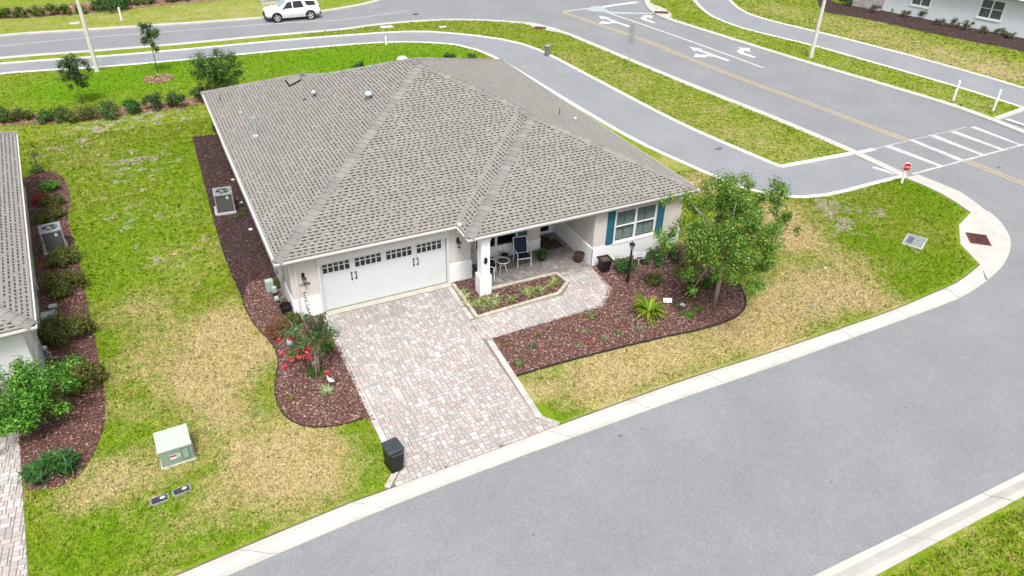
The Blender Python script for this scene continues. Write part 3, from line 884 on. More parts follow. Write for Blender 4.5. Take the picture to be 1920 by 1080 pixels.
def slope_shingles(corners, rng, exposure=.145, light=1.0):
    """corners: 3D polygon whose first edge is the eave; yields (centre, piece arguments)"""
    P = [Vector(c) for c in corners]
    e = (P[1] - P[0]).normalized()
    n = None
    for q in P[2:]:
        t = e.cross(q - P[0])
        if t.length > 1e-3: n = t.normalized(); break
    if n.z < 0: n = -n
    s = n.cross(e).normalized()
    if s.z < 0: s = -s
    UV = [((q - P[0]).dot(e), (q - P[0]).dot(s)) for q in P]
    vmax = max(v for u, v in UV)
    def span(v):
        xs = []
        for i in range(len(UV)):
            (ua, va), (ub, vb) = UV[i], UV[(i + 1) % len(UV)]
            if abs(va - vb) < 1e-6:
                if abs(v - va) < 1e-4: xs += [ua, ub]
                continue
            if min(va, vb) - 1e-9 <= v <= max(va, vb) + 1e-9:
                xs.append(ua + (ub - ua) * (v - va) / (vb - va))
        return (min(xs), max(xs)) if xs else None
    out = []
    k = 0
    while k * exposure < vmax - .03:
        v0 = k * exposure; v1 = min(v0 + exposure + .004, vmax - .002)
        A = span(max(v0, 1e-4)); B = span(v1)
        if A and B:
            u = A[0] if A[0] < B[0] else B[0]
            end = max(A[1], B[1])
            cuts = [min(A[0], B[0])]
            x = cuts[0] - rng.uniform(0, .9)
            while True:
                x += .98
                if x >= end - .25: break
                if x > cuts[0] + .25: cuts.append(x)
            cuts.append(end)
            for i in range(len(cuts) - 1):
                first, last = i == 0, i == len(cuts) - 2
                u0a = A[0] if first else max(cuts[i] + .002, A[0]); u0b = B[0] if first else max(cuts[i] + .002, B[0])
                u1a = A[1] if last else min(cuts[i + 1] - .002, A[1]); u1b = B[1] if last else min(cuts[i + 1] - .002, B[1])
                if u1a <= u0a or u1b <= u0b: 
                    if u1a - u0a < .02 or u1b < u0b: continue
                cen = P[0] + e * ((u0a + u1a) / 2) + s * v0
                out.append((cen, (P[0] + n * .012, e, s, n, u0a, u1a, u0b, u1b, v0, v1), light))
        k += 1
    return out

def lay_shingles(roof, slopes, limit, seed=2, lights=None):
    rng = random.Random(seed)
    items = []
    for i, c in enumerate(slopes):
        items += slope_shingles(c, rng, light=(lights[i] if lights else 1.0))
    items.sort(key=lambda t: (t[0] - CAMXY).length)
    for cen, a, lt in items[:limit]:
        m = MB(); shingle_piece(m, *a, rng, lt); m.build("shingle", M_SHING, roof)
    if len(items) > limit:
        m = MB()
        for cen, a, lt in items[limit:]: shingle_piece(m, *a, rng, lt)
        tag(m.build("shingle_field", M_SHING, roof), kind="stuff")
    # underlay beneath
    m = MB()
    for c in slopes: m.poly([Vector(p) + Vector((0, 0, .004)) for p in c])
    m.build("underlay", M_UNDER, roof)

def ridge_caps(roof, a, b, n1, n2, rng, w=.21, step=.30):
    """bent cap shingles lapped up a hip or ridge from a (low) to b (high)"""
    a, b = Vector(a), Vector(b)
    d = (b - a); L = d.length; d.normalize()
    n1, n2 = Vector(n1).normalized(), Vector(n2).normalized()
    s1 = d.cross(n1).normalized(); s2 = n2.cross(d).normalized()
    up_ = (n1 + n2).normalized()
    if s1.z > 0.02: s1 = -s1
    if s2.z > 0.02: s2 = -s2
    if (s1 - s2).length < .1: s2 = -s2
    k = int(L / step)
    for i in range(k):
        m = MB()
        t0 = i * L / k; t1 = t0 + L / k + .05
        if i == k - 1: t1 = L
        pts = []
        for t, h in ((t0, .058), (t1, .036)):
            c = a + d * t
            pts += [c + s1 * w + n1 * (h - .012), c + s1 * w * .3 + up_ * h, c + s2 * w * .3 + up_ * h, c + s2 * w + n2 * (h - .012)]
        low = [p - up_ * .016 for p in pts[:4]]
        sh = rng.uniform(.8, 1.06)
        col = tuple(c * sh for c in (0.25, 0.238, 0.226))
        vs = pts + low
        m.raw(vs, [(0, 1, 5, 4), (1, 2, 6, 5), (2, 3, 7, 6), (8, 9, 1, 0), (9, 10, 2, 1), (10, 11, 3, 2)], col)
        m.build("ridge_cap", M_SHING, roof)

def wall_panel(m, p, q, z0, z1, th, openings, inward):
    """wall from p to q (plan), thickness th towards inward, with rectangular openings (u0,u1,z0,z1)"""
    p, q = Vector((*p, 0)), Vector((*q, 0))
    L = (q - p).length; e = (q - p) / L; w = Vector((*inward, 0)) * th
    us = sorted({0.0, L, *[o[0] for o in openings], *[o[1] for o in openings]})
    zs = sorted({z0, z1, *[o[2] for o in openings], *[o[3] for o in openings]})
    for i in range(len(us) - 1):
        for j in range(len(zs) - 1):
            cu, cz = (us[i] + us[i + 1]) / 2, (zs[j] + zs[j + 1]) / 2
            if any(o[0] < cu < o[1] and o[2] < cz < o[3] for o in openings): continue
            m.obox(p + e * us[i] + Vector((0, 0, zs[j])), e * (us[i + 1] - us[i]), w, Vector((0, 0, zs[j + 1] - zs[j])))

HE = 2.78                                   # eave height
house = empty("house", (0, 0, 0), 0, "single storey house with grey shingle hip roof and white garage door", "house")
XL, XR, YF, YW, YB, YBB = 0.53, 17.6, -0.40, -1.50, 17.6, 18.25
XG = 7.23; XB = 9.4
hw = (XR - XL) / 2; XM = (XL + XR) / 2
def Z(d): return HE + SL * d
Acap = (XM, YF + hw, Z(hw)); Rb = (XM, YB - hw, Z(hw))
w2 = (XR - XG) / 2
J = (XG + w2, YW + w2, Z(w2)); V = (XG + w2, YF + w2, Z(w2))
w3 = (XB - XL) / 2
Q1 = (XL + w3, YBB - w3, Z(w3)); Q2 = (XL + w3, YB - w3, Z(w3))
e1, e2, e3, e4, e5 = (XL, YF, HE), (XG, YF, HE), (XG, YW, HE), (XR, YW, HE), (XR, YB, HE)
b1, b2, b3 = (XB, YB, HE), (XB, YBB, HE), (XL, YBB, HE)
roof = MB()
for P in ([e1, e2, V, Acap], [e2, e3, J, V][::-1], [e3, e4, J], [e4, e5, Rb, Acap, V, J], [e5, b1, Q2, Rb], [b1, b2, Q1, Q2], [b2, b3, Q1], [b3, e1, Acap, Rb, Q2, Q1]):
    roof.poly([(p[0], p[1], p[2] - .01) for p in P])
rf = roof.build("roof", M_UNDER, house)
lay_shingles(rf, [[e1, e2, V, Acap], [e3, e2, V, J], [e3, e4, J], [e5, e4, J, V, Acap, Rb], [b3, e1, Acap, Rb, Q2, Q1], [b1, e5, Rb, Q2], [b2, b1, Q2, Q1]], 300)
rr = random.Random(4)
nF, nL, nR_, nB = (0, -SL, 1), (-SL, 0, 1), (SL, 0, 1), (0, SL, 1)
ridge_caps(rf, e1, Acap, nL, nF, rr)
ridge_caps(rf, e3, J, nL, nF, rr)
ridge_caps(rf, e4, J, nF, nR_, rr)
ridge_caps(rf, V, Acap, nF, nR_, rr)
ridge_caps(rf, J, V, nL, nR_, rr)
ridge_caps(rf, Acap, Rb, nL, nR_, rr)
ridge_caps(rf, e5, Rb, nB, nR_, rr)
ridge_caps(rf, Q2, Rb, nL, nB, rr)
ridge_caps(rf, b3, Q1, nL, nB, rr)
# fascia, gutter, soffit round the eaves
EAVE = [e1, e2, e3, e4, e5, b1, b2, b3]
def run_profile(m, pts, prof, closed=True):
    """prof: (outward, z) points swept round the eave line; plan corners mitred"""
    n = len(pts); rings = []
    for i in range(n):
        a, b, c = Vector(pts[i - 1][:2]), Vector(pts[i][:2]), Vector(pts[(i + 1) % n][:2])
        d1, d2 = (b - a).normalized(), (c - b).normalized()
        o1, o2 = Vector((d1.y, -d1.x)), Vector((d2.y, -d2.x))
        mt = (o1 + o2) / max(.3, 1 + o1.dot(o2))
        rings.append([(b.x + mt.x * o, b.y + mt.y * o, z) for o, z in prof])
    k = len(prof)
    for i in range(n):
        j = (i + 1) % n
        for q in range(k - 1):
            m.poly([rings[i][q], rings[j][q], rings[j][q + 1], rings[i][q + 1]])
m = MB(); run_profile(m, EAVE, [(-.03, HE - .0), (-.03, HE - .20), (-.06, HE - .20)]); m.build("fascia", M_GUT, house)
m = MB(); run_profile(m, EAVE, [(-.02, HE - .012), (-.02, HE - .13), (.055, HE - .13), (.085, HE - .075), (.085, HE - .005), (.068, HE - .005), (.068, HE - .05), (-.0, HE - .06)]); m.build("gutter", M_GUT, house)
m = MB(); m.poly([(p[0], p[1], HE - .195) for p in reversed(EAVE)]); m.build("soffit", M_SOFF, house)
m = MB()
m.tube([(XG + .06, YF - .16, HE + .02), (XG + .06, YF - .02, HE + .05)], [.08, .07], 8); m.build("gutter_splash_guard", M_GUT, house)

# walls
WX0, WX1, WT = 0.95, 17.2, HE - .197
wl = MB()
GD = (1.08, 5.98, 0.0, 2.14)                # garage opening, from the left corner of the wall
wall_panel(wl, (WX0, 0), (7.95, 0), 0, WT, .2, [GD], (0, 1))
wall_panel(wl, (7.75, .2), (7.75, .9), 0, WT, .2, [], (1, 0))
PW = (.57, 2.49, .58, 2.1)
wall_panel(wl, (7.95, .9), (11.55, .9), 0, WT, .2, [PW], (0, 1))
wall_panel(wl, (11.55, 1.1), (11.55, 1.95), 0, WT, .2, [], (-1, 0))
DO = (.40, 1.17, .02, 2.12)
wall_panel(wl, (11.55, 1.95), (12.87, 1.95), 0, WT, .2, [DO], (0, 1))
wall_panel(wl, (12.87, -1.2), (12.87, 1.95), 0, WT, .2, [], (1, 0))
RW = (.98, 3.00, .88, 2.36)
wall_panel(wl, (13.07, -1.2), (WX1, -1.2), 0, WT, .2, [(RW[0] - .2, RW[1] - .2, RW[2], RW[3])], (0, 1))
wall_panel(wl, (WX1, -1.0), (WX1, 17.2), 0, WT, .2, [], (-1, 0))
wall_panel(wl, (9.0, 17.2), (WX1 - .2, 17.2), 0, WT, .2, [], (0, -1))
wall_panel(wl, (WX0, 17.85), (9.0, 17.85), 0, WT, .2, [], (0, -1))
wall_panel(wl, (WX0, .2), (WX0, 17.65), 0, WT, .2, [], (1, 0))
wl.build("wall", M_WALL, house)
# white plinth bands with a sloped cap, 3 cm proud
pl = MB()
def plinth(p, q, out, h=.84, t=.035):
    p, q, o = Vector((*p, 0)), Vector((*q, 0)), Vector((*out, 0))
    d = (q - p)
    a = [p + o * t, q + o * t, q, p]
    up3 = Vector((0, 0, h))
    pl.raw([a[0], a[1], a[1] + up3, a[0] + up3, a[2] + up3 + Vector((0, 0, .03)), a[3] + up3 + Vector((0, 0, .03)), a[2], a[3]],
           [(0, 1, 2, 3), (3, 2, 4, 5), (1, 6, 4, 2), (7, 0, 3, 5)])
plinth((WX0 - .035, -.002), (2.02, -.002), (0, -1))
plinth((6.95, -.002), (7.95, -.002), (0, -1))
plinth((7.952, -.035), (7.952, .898), (1, 0))
plinth((7.987, .898), (11.585, .898), (0, -1), .48)
plinth((11.552, .863), (11.552, 1.948), (1, 0), .48)
plinth((12.868, 1.948), (12.868, -1.237), (-1, 0))
plinth((12.835, -1.202), (WX1 + .035, -1.202), (0, -1))
plinth((WX1 + .002, -1.2), (WX1 + .002, 17.2), (1, 0))
plinth((WX0 - .002, 17.85), (WX0 - .002, -.035), (-1, 0), .84)
pl.build("plinth", M_WALL2, house)
# panels behind the openings, unlit room darkness put into their colour
m = MB(); m.box(8.2, 10.8, 1.35, 1.4, .4, 2.4); m.box(13.6, 16.0, -.62, -.55, .7, 2.5); m.box(2.0, 7.0, .9, .95, 0, 2.5)
m.build("dark_room_panel", M_DARK, house)
# porch beam
m = MB(); m.box(7.6, 12.84, -1.33, -1.03, WT - .06, WT - .003); m.build("porch_beam", M_WALL2, house)

# garage door with its windows and handles
gd = empty("garage_door", (2.03, .06, 0)); gd.parent = house
GW, GH = 4.88, 2.12
m = MB()
pane = []
x0s = [.11 + i * 1.20 for i in range(4)]
ops = []
for x0 in x0s:
    for i in range(5):
        ax = x0 + i * .205
        ops += [(ax, ax + .17, GH - .21, GH - .10), (ax, ax + .17, GH - .45, GH - .25)]
wall_panel(m, (0, 0), (GW, 0), .03, GH, .05, [], (0, 1))
body = m.build("door_leaf", M_GDOOR, gd)
m = MB()
for k in range(1, 4):                        # joints between the four horizontal panels: raised lips
    z = .03 + k * .5225
    m.box(.0, GW, -.006, -.0005, z - .012, z - .004)
m.build("panel_joint", M_GDOOR, gd)
for x0 in x0s:
    wn_ = MB()
    wn_.box(x0 - .03, x0 + 1.02, -.018, -.001, GH - .485, GH - .065)
    fr = wn_.build("window_frame", M_GDOOR, gd)
    for i in range(5):
        ax = x0 + i * .205
        for za, zb in ((GH - .205, GH - .10), (GH - .455, GH - .245)):
            q = MB(); q.box(ax, ax + .165, -.024, -.0185, za, zb)
            q.build("pane", M_DGLASS, fr)
for hx in (1.225, 3.645):
    for s in (-1, 1):
        q = MB()
        x = hx + s * .075
        q.tube([(x, -.015, 1.18), (x + s * .012, -.05, 1.20), (x + s * .012, -.05, 1.40), (x, -.015, 1.42)], .016, 6)
        q.box(x - .028, x + .028, -.018, -.001, 1.13, 1.2); q.box(x - .028, x + .028, -.018, -.001, 1.4, 1.47)
        q.build("handle", M_BLACK, gd)
m = MB()
m.box(1.93, 7.05, -.07, -.002, 2.13, 2.38)
m.box(1.90, 7.08, -.09, -.002, 2.38, 2.42)
m.box(1.93, 2.03, -.05, .0, 0.03, 2.13); m.box(6.93, 7.03, -.05, .0, .03, 2.13)
m.build("door_surround", M_TRIM, house)

# windows
def window(x0, x1, y, z0, z1, cols, split, louvers, parent=house):
    w = empty("window", (x0, y, z0)); w.parent = parent
    W, H = x1 - x0, z1 - z0
    m = MB(); f = .055
    m.box(0, W, -.015, .08, 0, f); m.box(0, W, -.015, .08, H - f, H); m.box(0, f, -.015, .08, f, H - f); m.box(W - f, W, -.015, .08, f, H - f)
    for i in range(1, cols):
        xc = W * i / cols; m.box(xc - .05, xc + .05, -.015, .08, f, H - f)
    m.build("frame", M_WHITE, w)
    q = MB(); q.box(-.05, W + .05, -.06, -.001, -.06, -.002); q.build("sill", M_WALL2, w)
    for i in range(cols):
        xa = W * i / cols + (f if i == 0 else .05); xb = W * (i + 1) / cols - (f if i == cols - 1 else .05)
        rows = [(f, H * split - .025), (H * split + .025, H - f)] if split else [(f, H - f)]
        if split:
            q = MB(); q.box(xa, xb, -.005, .06, H * split - .025, H * split + .025); q.build("sash_rail", M_WHITE, w)
        for (za, zb) in rows:
            q = MB(); q.box(xa, xb, .03, .036, za, zb); q.build("pane", M_WGLASS, w)
        if louvers:
            xc = (xa + xb) / 2
            for (la, lb) in ((xa, xc - .02), (xc + .02, xb)):
                q = MB()
                q.box(la, la + .04, .10, .13, f, H - f); q.box(lb - .04, lb, .10, .13, f, H - f)
                z = f + .03
                while z < H - f - .04:
                    q.obox((la + .04, .09, z), (lb - la - .08, 0, 0), (0, .045, .035), (0, -.004, .006))
                    z += .075
                q.build("interior_shutter", M_LOUV, w)
    return w
window(7.95 + PW[0], 7.95 + PW[1], .90, PW[2], PW[3], 2, 0, False)
window(12.87 + RW[0], 12.87 + RW[1], -1.2, RW[2], RW[3], 2, .5, True)
def board_shutter(x0, x1, y, z0, z1, par=house):
    s = empty("shutter", (x0, y, z0)); s.parent = par
    W, H = x1 - x0, z1 - z0
    m = MB(); m.box(0, W, -.028, -.001, 0, H); m.build("panel", M_TEAL, s)
    m = MB()
    m.box(0, .05, -.042, -.029, 0, H); m.box(W - .05, W, -.042, -.029, 0, H)
    for a, b in ((0, .06), (H * .5 - .04, H * .5 + .04), (H - .06, H)): m.box(.05, W - .05, -.042, -.029, a, b)
    m.build("rails", M_TEAL, s)
board_shutter(13.46, 13.80, -1.2, .86, 2.40)
board_shutter(15.93, 16.27, -1.2, .86, 2.40)
board_shutter(10.5, 10.9, .9, .62, 2.15)
# front door
fd = empty("front_door", (11.95, 1.97, .02)); fd.parent = house
m = MB(); wall_panel(m, (0, 0), (.77, 0), 0, 2.1, .05, [(.10, .62, .12, 1.95)], (0, 1)); m.build("door_leaf", M_WHITE, fd)
m = MB(); m.box(.10, .62, .02, .028, .12, 1.95); m.build("pane", M_DGLASS, fd)
m = MB(); m.box(.04, .06, -.05, -.001, .85, 1.05); m.lathe([(.028, .95), (.028, 1.0)], .05, -.05, 8); m.build("handle", M_LGREY, fd)
m = MB(); m.box(11.87, 11.95, 1.91, 1.949, .02, 2.2); m.box(12.72, 12.79, 1.91, 1.949, .02, 2.2); m.box(11.87, 12.79, 1.905, 1.949, 2.2, 2.28); m.build("door_frame", M_TRIM, house)
# porch column
cl = empty("porch_column", (7.98, -1.17, 0)); cl.parent = house
m = MB(); m.box(-.18, .18, -.18, .18, .86, WT - .063); m.build("shaft", M_WALL2, cl)
m = MB(); m.bevbox(-.25, .25, -.24, .24, 0, .88, .02); m.build("column_base", M_WHITE, cl)
m = MB(); m.box(-.205, .205, -.205, .205, WT - .16, WT - .066); m.build("capital", M_WHITE, cl)
# downspout at the front left corner
m = MB(); m.box(1.12, 1.19, -.065, -.002, .1, WT - .02); m.box(1.12, 1.19, -.2, -.06, .06, .12); m.build("downspout", M_TRIM, house)
# wall lanterns
def lantern(x, y, z):
    t = empty("wall_lantern", (x, y, z)); t.parent = house
    m = MB(); m.bevbox(-.055, .055, -.03, -.002, .0, .22, .01); m.tube([(0, -.03, .17), (0, -.12, .22), (0, -.15, .15), (0, -.15, .06)], .012, 6)
    m.lathe([(.09, .05), (.085, .07), (.03, .12), (.012, .15)], 0, -.15, 8); m.lathe([(.05, -.16), (.06, -.13), (.06, -.12)], 0, -.15, 8)
    m.build("bracket", M_BLACK, t)
    m = MB(); m.lathe([(.045, -.12), (.068, .05)], 0, -.15, 8); m.build("glass_shade", mat_glass("lantern_glass", (.35, .35, .33), .6), t)
lantern(1.42, 0, 1.70); lantern(7.40, 0, 1.78)

# house number
def lettering(txt, size, loc, rot, mat, name, parent, depth=.004):
    cu = bpy.data.curves.new(name, 'FONT')
    cu.body = txt; cu.size = size; cu.extrude = depth; cu.align_x = 'CENTER'
    tmp = bpy.data.objects.new(name + "_curve", cu)
    COL.objects.link(tmp)
    bpy.context.view_layer.update()
    dg = bpy.context.evaluated_depsgraph_get()
    me = bpy.data.meshes.new_from_object(tmp.evaluated_get(dg))
    bpy.data.objects.remove(tmp, do_unlink=True)
    me.materials.clear(); me.materials.append(mat)
    me.name = name
    o = link(name, me, parent)
    o.location = loc; o.rotation_euler = rot
    return o
lettering("10378", .17, (1.42, -.008, 1.36), (PI / 2, 0, 0), M_BLACK, "house_number", house)

# roof vents, pipes and the skylight
def on_left(y, x): return (x, y, Z(x - XL) + .02)
def roof_part(m, name, mat): return m.build(name, mat, house, True)
def vent_pipe(p, r, h, mat=M_GALV, name="vent_pipe"):
    m = MB(); m.lathe([(r * 2.2, -.06), (r * 1.9, .02), (r, .05), (r, h), (r * .5, h)], p[0], p[1], 10)
    m.v = [(a, b, c + p[2]) for a, b, c in m.v]
    return m.build(name, mat, house)
def mush(p, r, h, mat=M_GALV):
    m = MB(); m.lathe([(r * .6, -.1), (r * .6, h), (r * 1.15, h), (r * 1.1, h + .06), (r * .8, h + .13), (r * .3, h + .16)], p[0], p[1], 14)
    m.v = [(a, b, c + p[2]) for a, b, c in m.v]
    o = m.build("turbine_vent", mat, house, True); return o
mush(on_left(7.55, 6.45), .16, .16, plain("pale_blue_metal", (.42, .50, .54), .35, .1, 6))
mush(on_left(10.6, 4.75), .10, .14, plain("pale_blue_metal", (.42, .50, .54), .35, .1, 6))
vent_pipe(on_left(10.75, 4.35), .045, .08, M_DGREY)
vent_pipe(on_left(13.17, 1.73), .06, .16)
vent_pipe(on_left(16.2, 2.33), .07, .1, M_GREYP)
vent_pipe(on_left(15.88, 1.13), .025, .3, M_DGREY)
vent_pipe(on_left(9.9, 1.85), .10, .80, M_GALV, "flue_pipe")
vent_pipe((14.92, 5.65, Z(XR - 14.92)), .025, .32, M_DGREY)
mush((15.66, 5.44, Z(XR - 15.66) - .08), .09, .12)
m = MB()
for a, b, c, d in (((4.1, 13.9), (4.72, 13.9), (4.72, 13.0), (4.1, 13.0)),):
    P = [Vector((x, y, Z(x - XL) + .05)) for x, y in (a, b, c, d)]
    m.raw(P + [p + Vector((0, 0, .035)) for p in P], [(4, 5, 6, 7), (0, 1, 5, 4), (1, 2, 6, 5), (2, 3, 7, 6), (3, 0, 4, 7)], (.1, .1, .1))
hv = m.build("slant_vent", M_BLACK, house)
m = MB()
P = [Vector((x, y, Z(x - XL) + .092)) for x, y in ((4.17, 13.85), (4.74, 13.85), (4.74, 13.08), (4.17, 13.08))]
m.raw(P, [(0, 1, 2, 3)], (.25, .23, .21)); m.build("vent_cover", M_SHING, hv)
m = MB(); m.lathe([(.26, 5.7), (.26, 5.93), (.23, 6.01), (.15, 6.07), (.05, 6.09)], 8.83, 9.85, 18); m.build("dome_skylight", M_WHITE, house, True)

# ---------------------------------------------------------------- neighbour's house on the left
nb = empty("house", (-6.74, -1.06, 0), math.radians(4.1), "neighbouring house with grey shingle roof at the left edge of the picture", "house")
m = MB()
n1, n2 = (0, 0, HE), (0, 17.0, HE)
nw = 6.0
n3 = (-nw, 17 - nw, Z(nw)); n4 = (-nw, nw, Z(nw)); n5 = (-2 * nw, 0, HE); n6 = (-2 * nw, 17, HE)
for P in ([n1, n2, n3, n4], [n5, n1, n4], [n6, n5, n4, n3], [n2, n6, n3]): m.poly([(p[0], p[1], p[2] - .01) for p in P])
nrf = m.build("roof", M_UNDER, nb)
CAM_SAVE = CAMXY
CAMXY = Vector((4.0, -20, 16))              # near corner first, in the neighbour's own axes
lay_shingles(nrf, [[n1, n2, n3, n4], [n5, n1, n4]], 300, 8, [1.03, 1.0])
CAMXY = CAM_SAVE
ridge_caps(nrf, n1, n4, (SL, 0, 1), (0, -SL, 1), rr)
ridge_caps(nrf, n2, n3, (SL, 0, 1), (0, SL, 1), rr)
NE = [n1, n2, n6, n5]
m = MB(); run_profile(m, NE, [(-.03, HE), (-.03, HE - .2), (-.06, HE - .2)]); m.build("fascia", M_GUT, nb)
m = MB(); run_profile(m, NE, [(-.02, HE - .012), (-.02, HE - .13), (.055, HE - .13), (.085, HE - .075), (.085, HE - .005), (.068, HE - .005), (.068, HE - .05), (0, HE - .06)]); m.build("gutter", M_GUT, nb)
m = MB(); m.poly([(p[0], p[1], HE - .195) for p in NE]); m.build("soffit", M_SOFF, nb)
m = MB()
wall_panel(m, (-.42, .42), (-.42, 16.6), 0, WT, .2, [], (-1, 0))
wall_panel(m, (-11.5, .42), (-.62, .42), 0, WT, .2, [], (0, 1))
m.build("wall", M_WALL2, nb)
m = MB(); m.box(-.418, -.385, .385, 16.6, 0, .84); m.box(-11.5, -.385, .385, .418, 0, .84); m.build("plinth", M_WHITE, nb)
m = MB(); m.box(-.52, -.40, 6.0, 6.5, 1.2, 1.9); m.v = [(a + .12, b, c) for a, b, c in m.v]; m.build("meter_cabinet", M_GREYP, nb)
m = MB(); m.tube([(-.33, 5.2, 2.5), (-.33, 5.2, .3)], .03, 6); m.tube([(-.33, 7.4, 2.0), (-.33, 7.2, 1.0), (-.3, 6.9, .1)], .02, 6); m.build("conduit", M_TRIM, nb)
m = MB(); m.box(-.40, -.33, 2.2, 2.27, 0, 2.5); m.build("downspout", M_TRIM, nb)

# ---------------------------------------------------------------- pale blue house, top right
fa, fb = Vector((61.22, 26.52, 0)), Vector((65.02, 15.14, 0))
fdv = (fb - fa).normalized()
bh = empty("house", fa, math.atan2(fdv.y, fdv.x), "pale blue stucco house with white sash windows beyond the right path", "house")
L_F = 24.0
m = MB()
def win_u(p): return (Vector(p) - fa).dot(fdv)
uA, uB = win_u((63.73, 18.98, 0)) , win_u((64.45, 17.29, 0))
W1 = (uA, uB, 1.0, 2.5); W2 = (2.3, 3.9, 1.0, 2.4)
wall_panel(m, (0, 0), (L_F, 0), 0, 3.0, .2, [W1, W2], (0, 1))
wall_panel(m, (0, .2), (0, 12), 0, 3.0, .2, [], (1, 0))
m.build("wall", plain("pale_blue_stucco", (.66, .73, .76), .85, .03, 1.0, bmp=.1, bscale=60), bh)
m = MB(); m.box(.5, L_F - .5, .8, .9, .5, 2.8); m.build("dark_room_panel", M_DARK, bh)  # dark sheet standing in for the unlit rooms
for (a, b, c, d) in (W1, W2):
    w = window(a, b, 0, c, d, 2, .52, True, bh)
    q = MB(); q.box(-.12, b - a + .12, -.07, -.062, -.14, -.06); q.box(-.12, -.001, -.05, -.003, -.05, d - c + .1); q.box(b - a + .001, b - a + .12, -.05, -.003, -.05, d - c + .1); q.build("surround", M_WHITE, w)
# stone clad garage return
st = empty("stone_cladding", (-2.95, -.35, 0)); st.parent = bh
M_STONE = vcol("stacked_stone", .9, .15, 14, .4, 40)
m = MB(); m.box(0, 2.85, .05, .5, 0, 2.9, (.3, .28, .26)); m.build("stone_backing", M_STONE, st)
rs = random.Random(12)
z = 0
while z < 1.6:
    h = rs.choice((.12, .16, .2)); x = 0
    while x < 2.85:
        w_ = min(rs.uniform(.25, .6), 2.85 - x)
        if w_ > .06:
            q = MB(); g = rs.uniform(.36, .52)
            q.bevbox(x + .008, x + w_ - .008, rs.uniform(-.02, .0), .052, z + .006, z + h - .006, .01, (g, g * .95, g * .9)); q.build("stone", M_STONE, st)
        x += w_
    z += h
m = MB()
ro = [(-3.4, -.8, 2.95), (L_F, -.5, 2.95), (L_F, 6, 5.4), (-3.4, 6, 5.4)]
m.poly(ro); m.poly([(-3.4, -.8, 2.93), (-3.4, 12, 2.93), (L_F, 12, 2.93), (L_F, -.5, 2.93)]); m.poly([(-3.4, 6, 5.4), (L_F, 6, 5.4), (L_F, 12, 2.95), (-3.4, 12, 2.95)])
m.build("roof", M_SHING, bh)
m = MB(); m.box(-.08, .0, -.08, -.003, .05, 2.9); m.build("downspout", M_TRIM, bh)

# ================================================================ PLANTS
def rot_rand(n, rng):
    """random orthonormal frames"""
    a = rng.normal(size=(n, 3)); a /= np.linalg.norm(a, axis=1)[:, None]
    b = rng.normal(size=(n, 3)); b -= (a * b).sum(1)[:, None] * a; b /= np.linalg.norm(b, axis=1)[:, None]
    return a, b

def leaves(centres, radii, counts, size, cols, rng, aspect=.5, shell=.55, flat=1.0, out=.6, upb=.35):
    """leaf quads in clumps: centres (m,3), radii m, counts m"""
    V, C = [], []
    cols = np.array(cols)
    for c, r, n in zip(centres, radii, counts):
        n = int(n)
        d = rng.normal(size=(n, 3)); d /= np.linalg.norm(d, axis=1)[:, None]
        rad = r * (shell + (1 - shell) * rng.random(n)) * rng.uniform(.5, 1.08, n)
        p = np.array(c) + d * rad[:, None] * np.array([1, 1, flat])
        a, b = rot_rand(n, rng)
        nrm = a * (1 - out) + d * out + np.array([0, 0, upb])
        nrm /= np.linalg.norm(nrm, axis=1)[:, None]
        b -= (nrm * b).sum(1)[:, None] * nrm; b /= np.linalg.norm(b, axis=1)[:, None]
        t = np.cross(nrm, b)
        s = size * rng.uniform(.6, 1.3, n)[:, None]
        q = np.stack([p - b * s * .5, p + t * s * aspect * .5 + nrm * s * .08, p + b * s * .5, p - t * s * aspect * .5 + nrm * s * .08], 1)
        V.append(q.reshape(-1, 3))
        base = cols[rng.integers(0, len(cols), n)]
        clump = rng.uniform(.8, 1.2)
        C.append(base * rng.uniform(.75, 1.25, n)[:, None] * clump)
    return np.concatenate(V), np.concatenate(C)

def crown_clumps(rx, ry, z0, z1, m, rng, rc, lean=(0, 0), power=1.0):
    """clump centres spread through an uneven crown"""
    cs, rs_ = [], []
    while len(cs) < m:
        d = rng.normal(size=3); d /= np.linalg.norm(d)
        k = rng.random() ** .45
        lump = .78 + .3 * math.sin(3.1 * math.atan2(d[1], d[0]) + 1.3) * math.cos(2.3 * d[2]) + rng.uniform(-.08, .1)
        x, y, z = d[0] * rx * k * lump, d[1] * ry * k * lump, d[2] * .5 * (z1 - z0) * k * lump
        cs.append((x + lean[0] * z, y + lean[1] * z, (z0 + z1) / 2 + z))
        rs_.append(rc * rng.uniform(.6, 1.25))
    return cs, rs_

G_TREE = [(.10, .24, .022), (.14, .29, .028), (.06, .17, .018), (.22, .35, .045), (.045, .13, .016), (.32, .40, .08)]
G_OAK = [(.050, .105, .030), (.07, .13, .036), (.032, .07, .022), (.10, .16, .048)]
G_HEDGE = [(.065, .145, .026), (.09, .18, .03), (.045, .10, .02), (.14, .21, .04)]
G_YEW = [(.105, .145, .02), (.145, .18, .028), (.065, .095, .016), (.18, .165, .036), (.045, .068, .014)]
G_BRIGHT = [(.085, .28, .02), (.13, .35, .028), (.05, .19, .016), (.2, .42, .045), (.035, .12, .012)]
G_DARK = [(.032, .115, .024), (.05, .155, .028), (.02, .075, .018), (.075, .19, .04)]

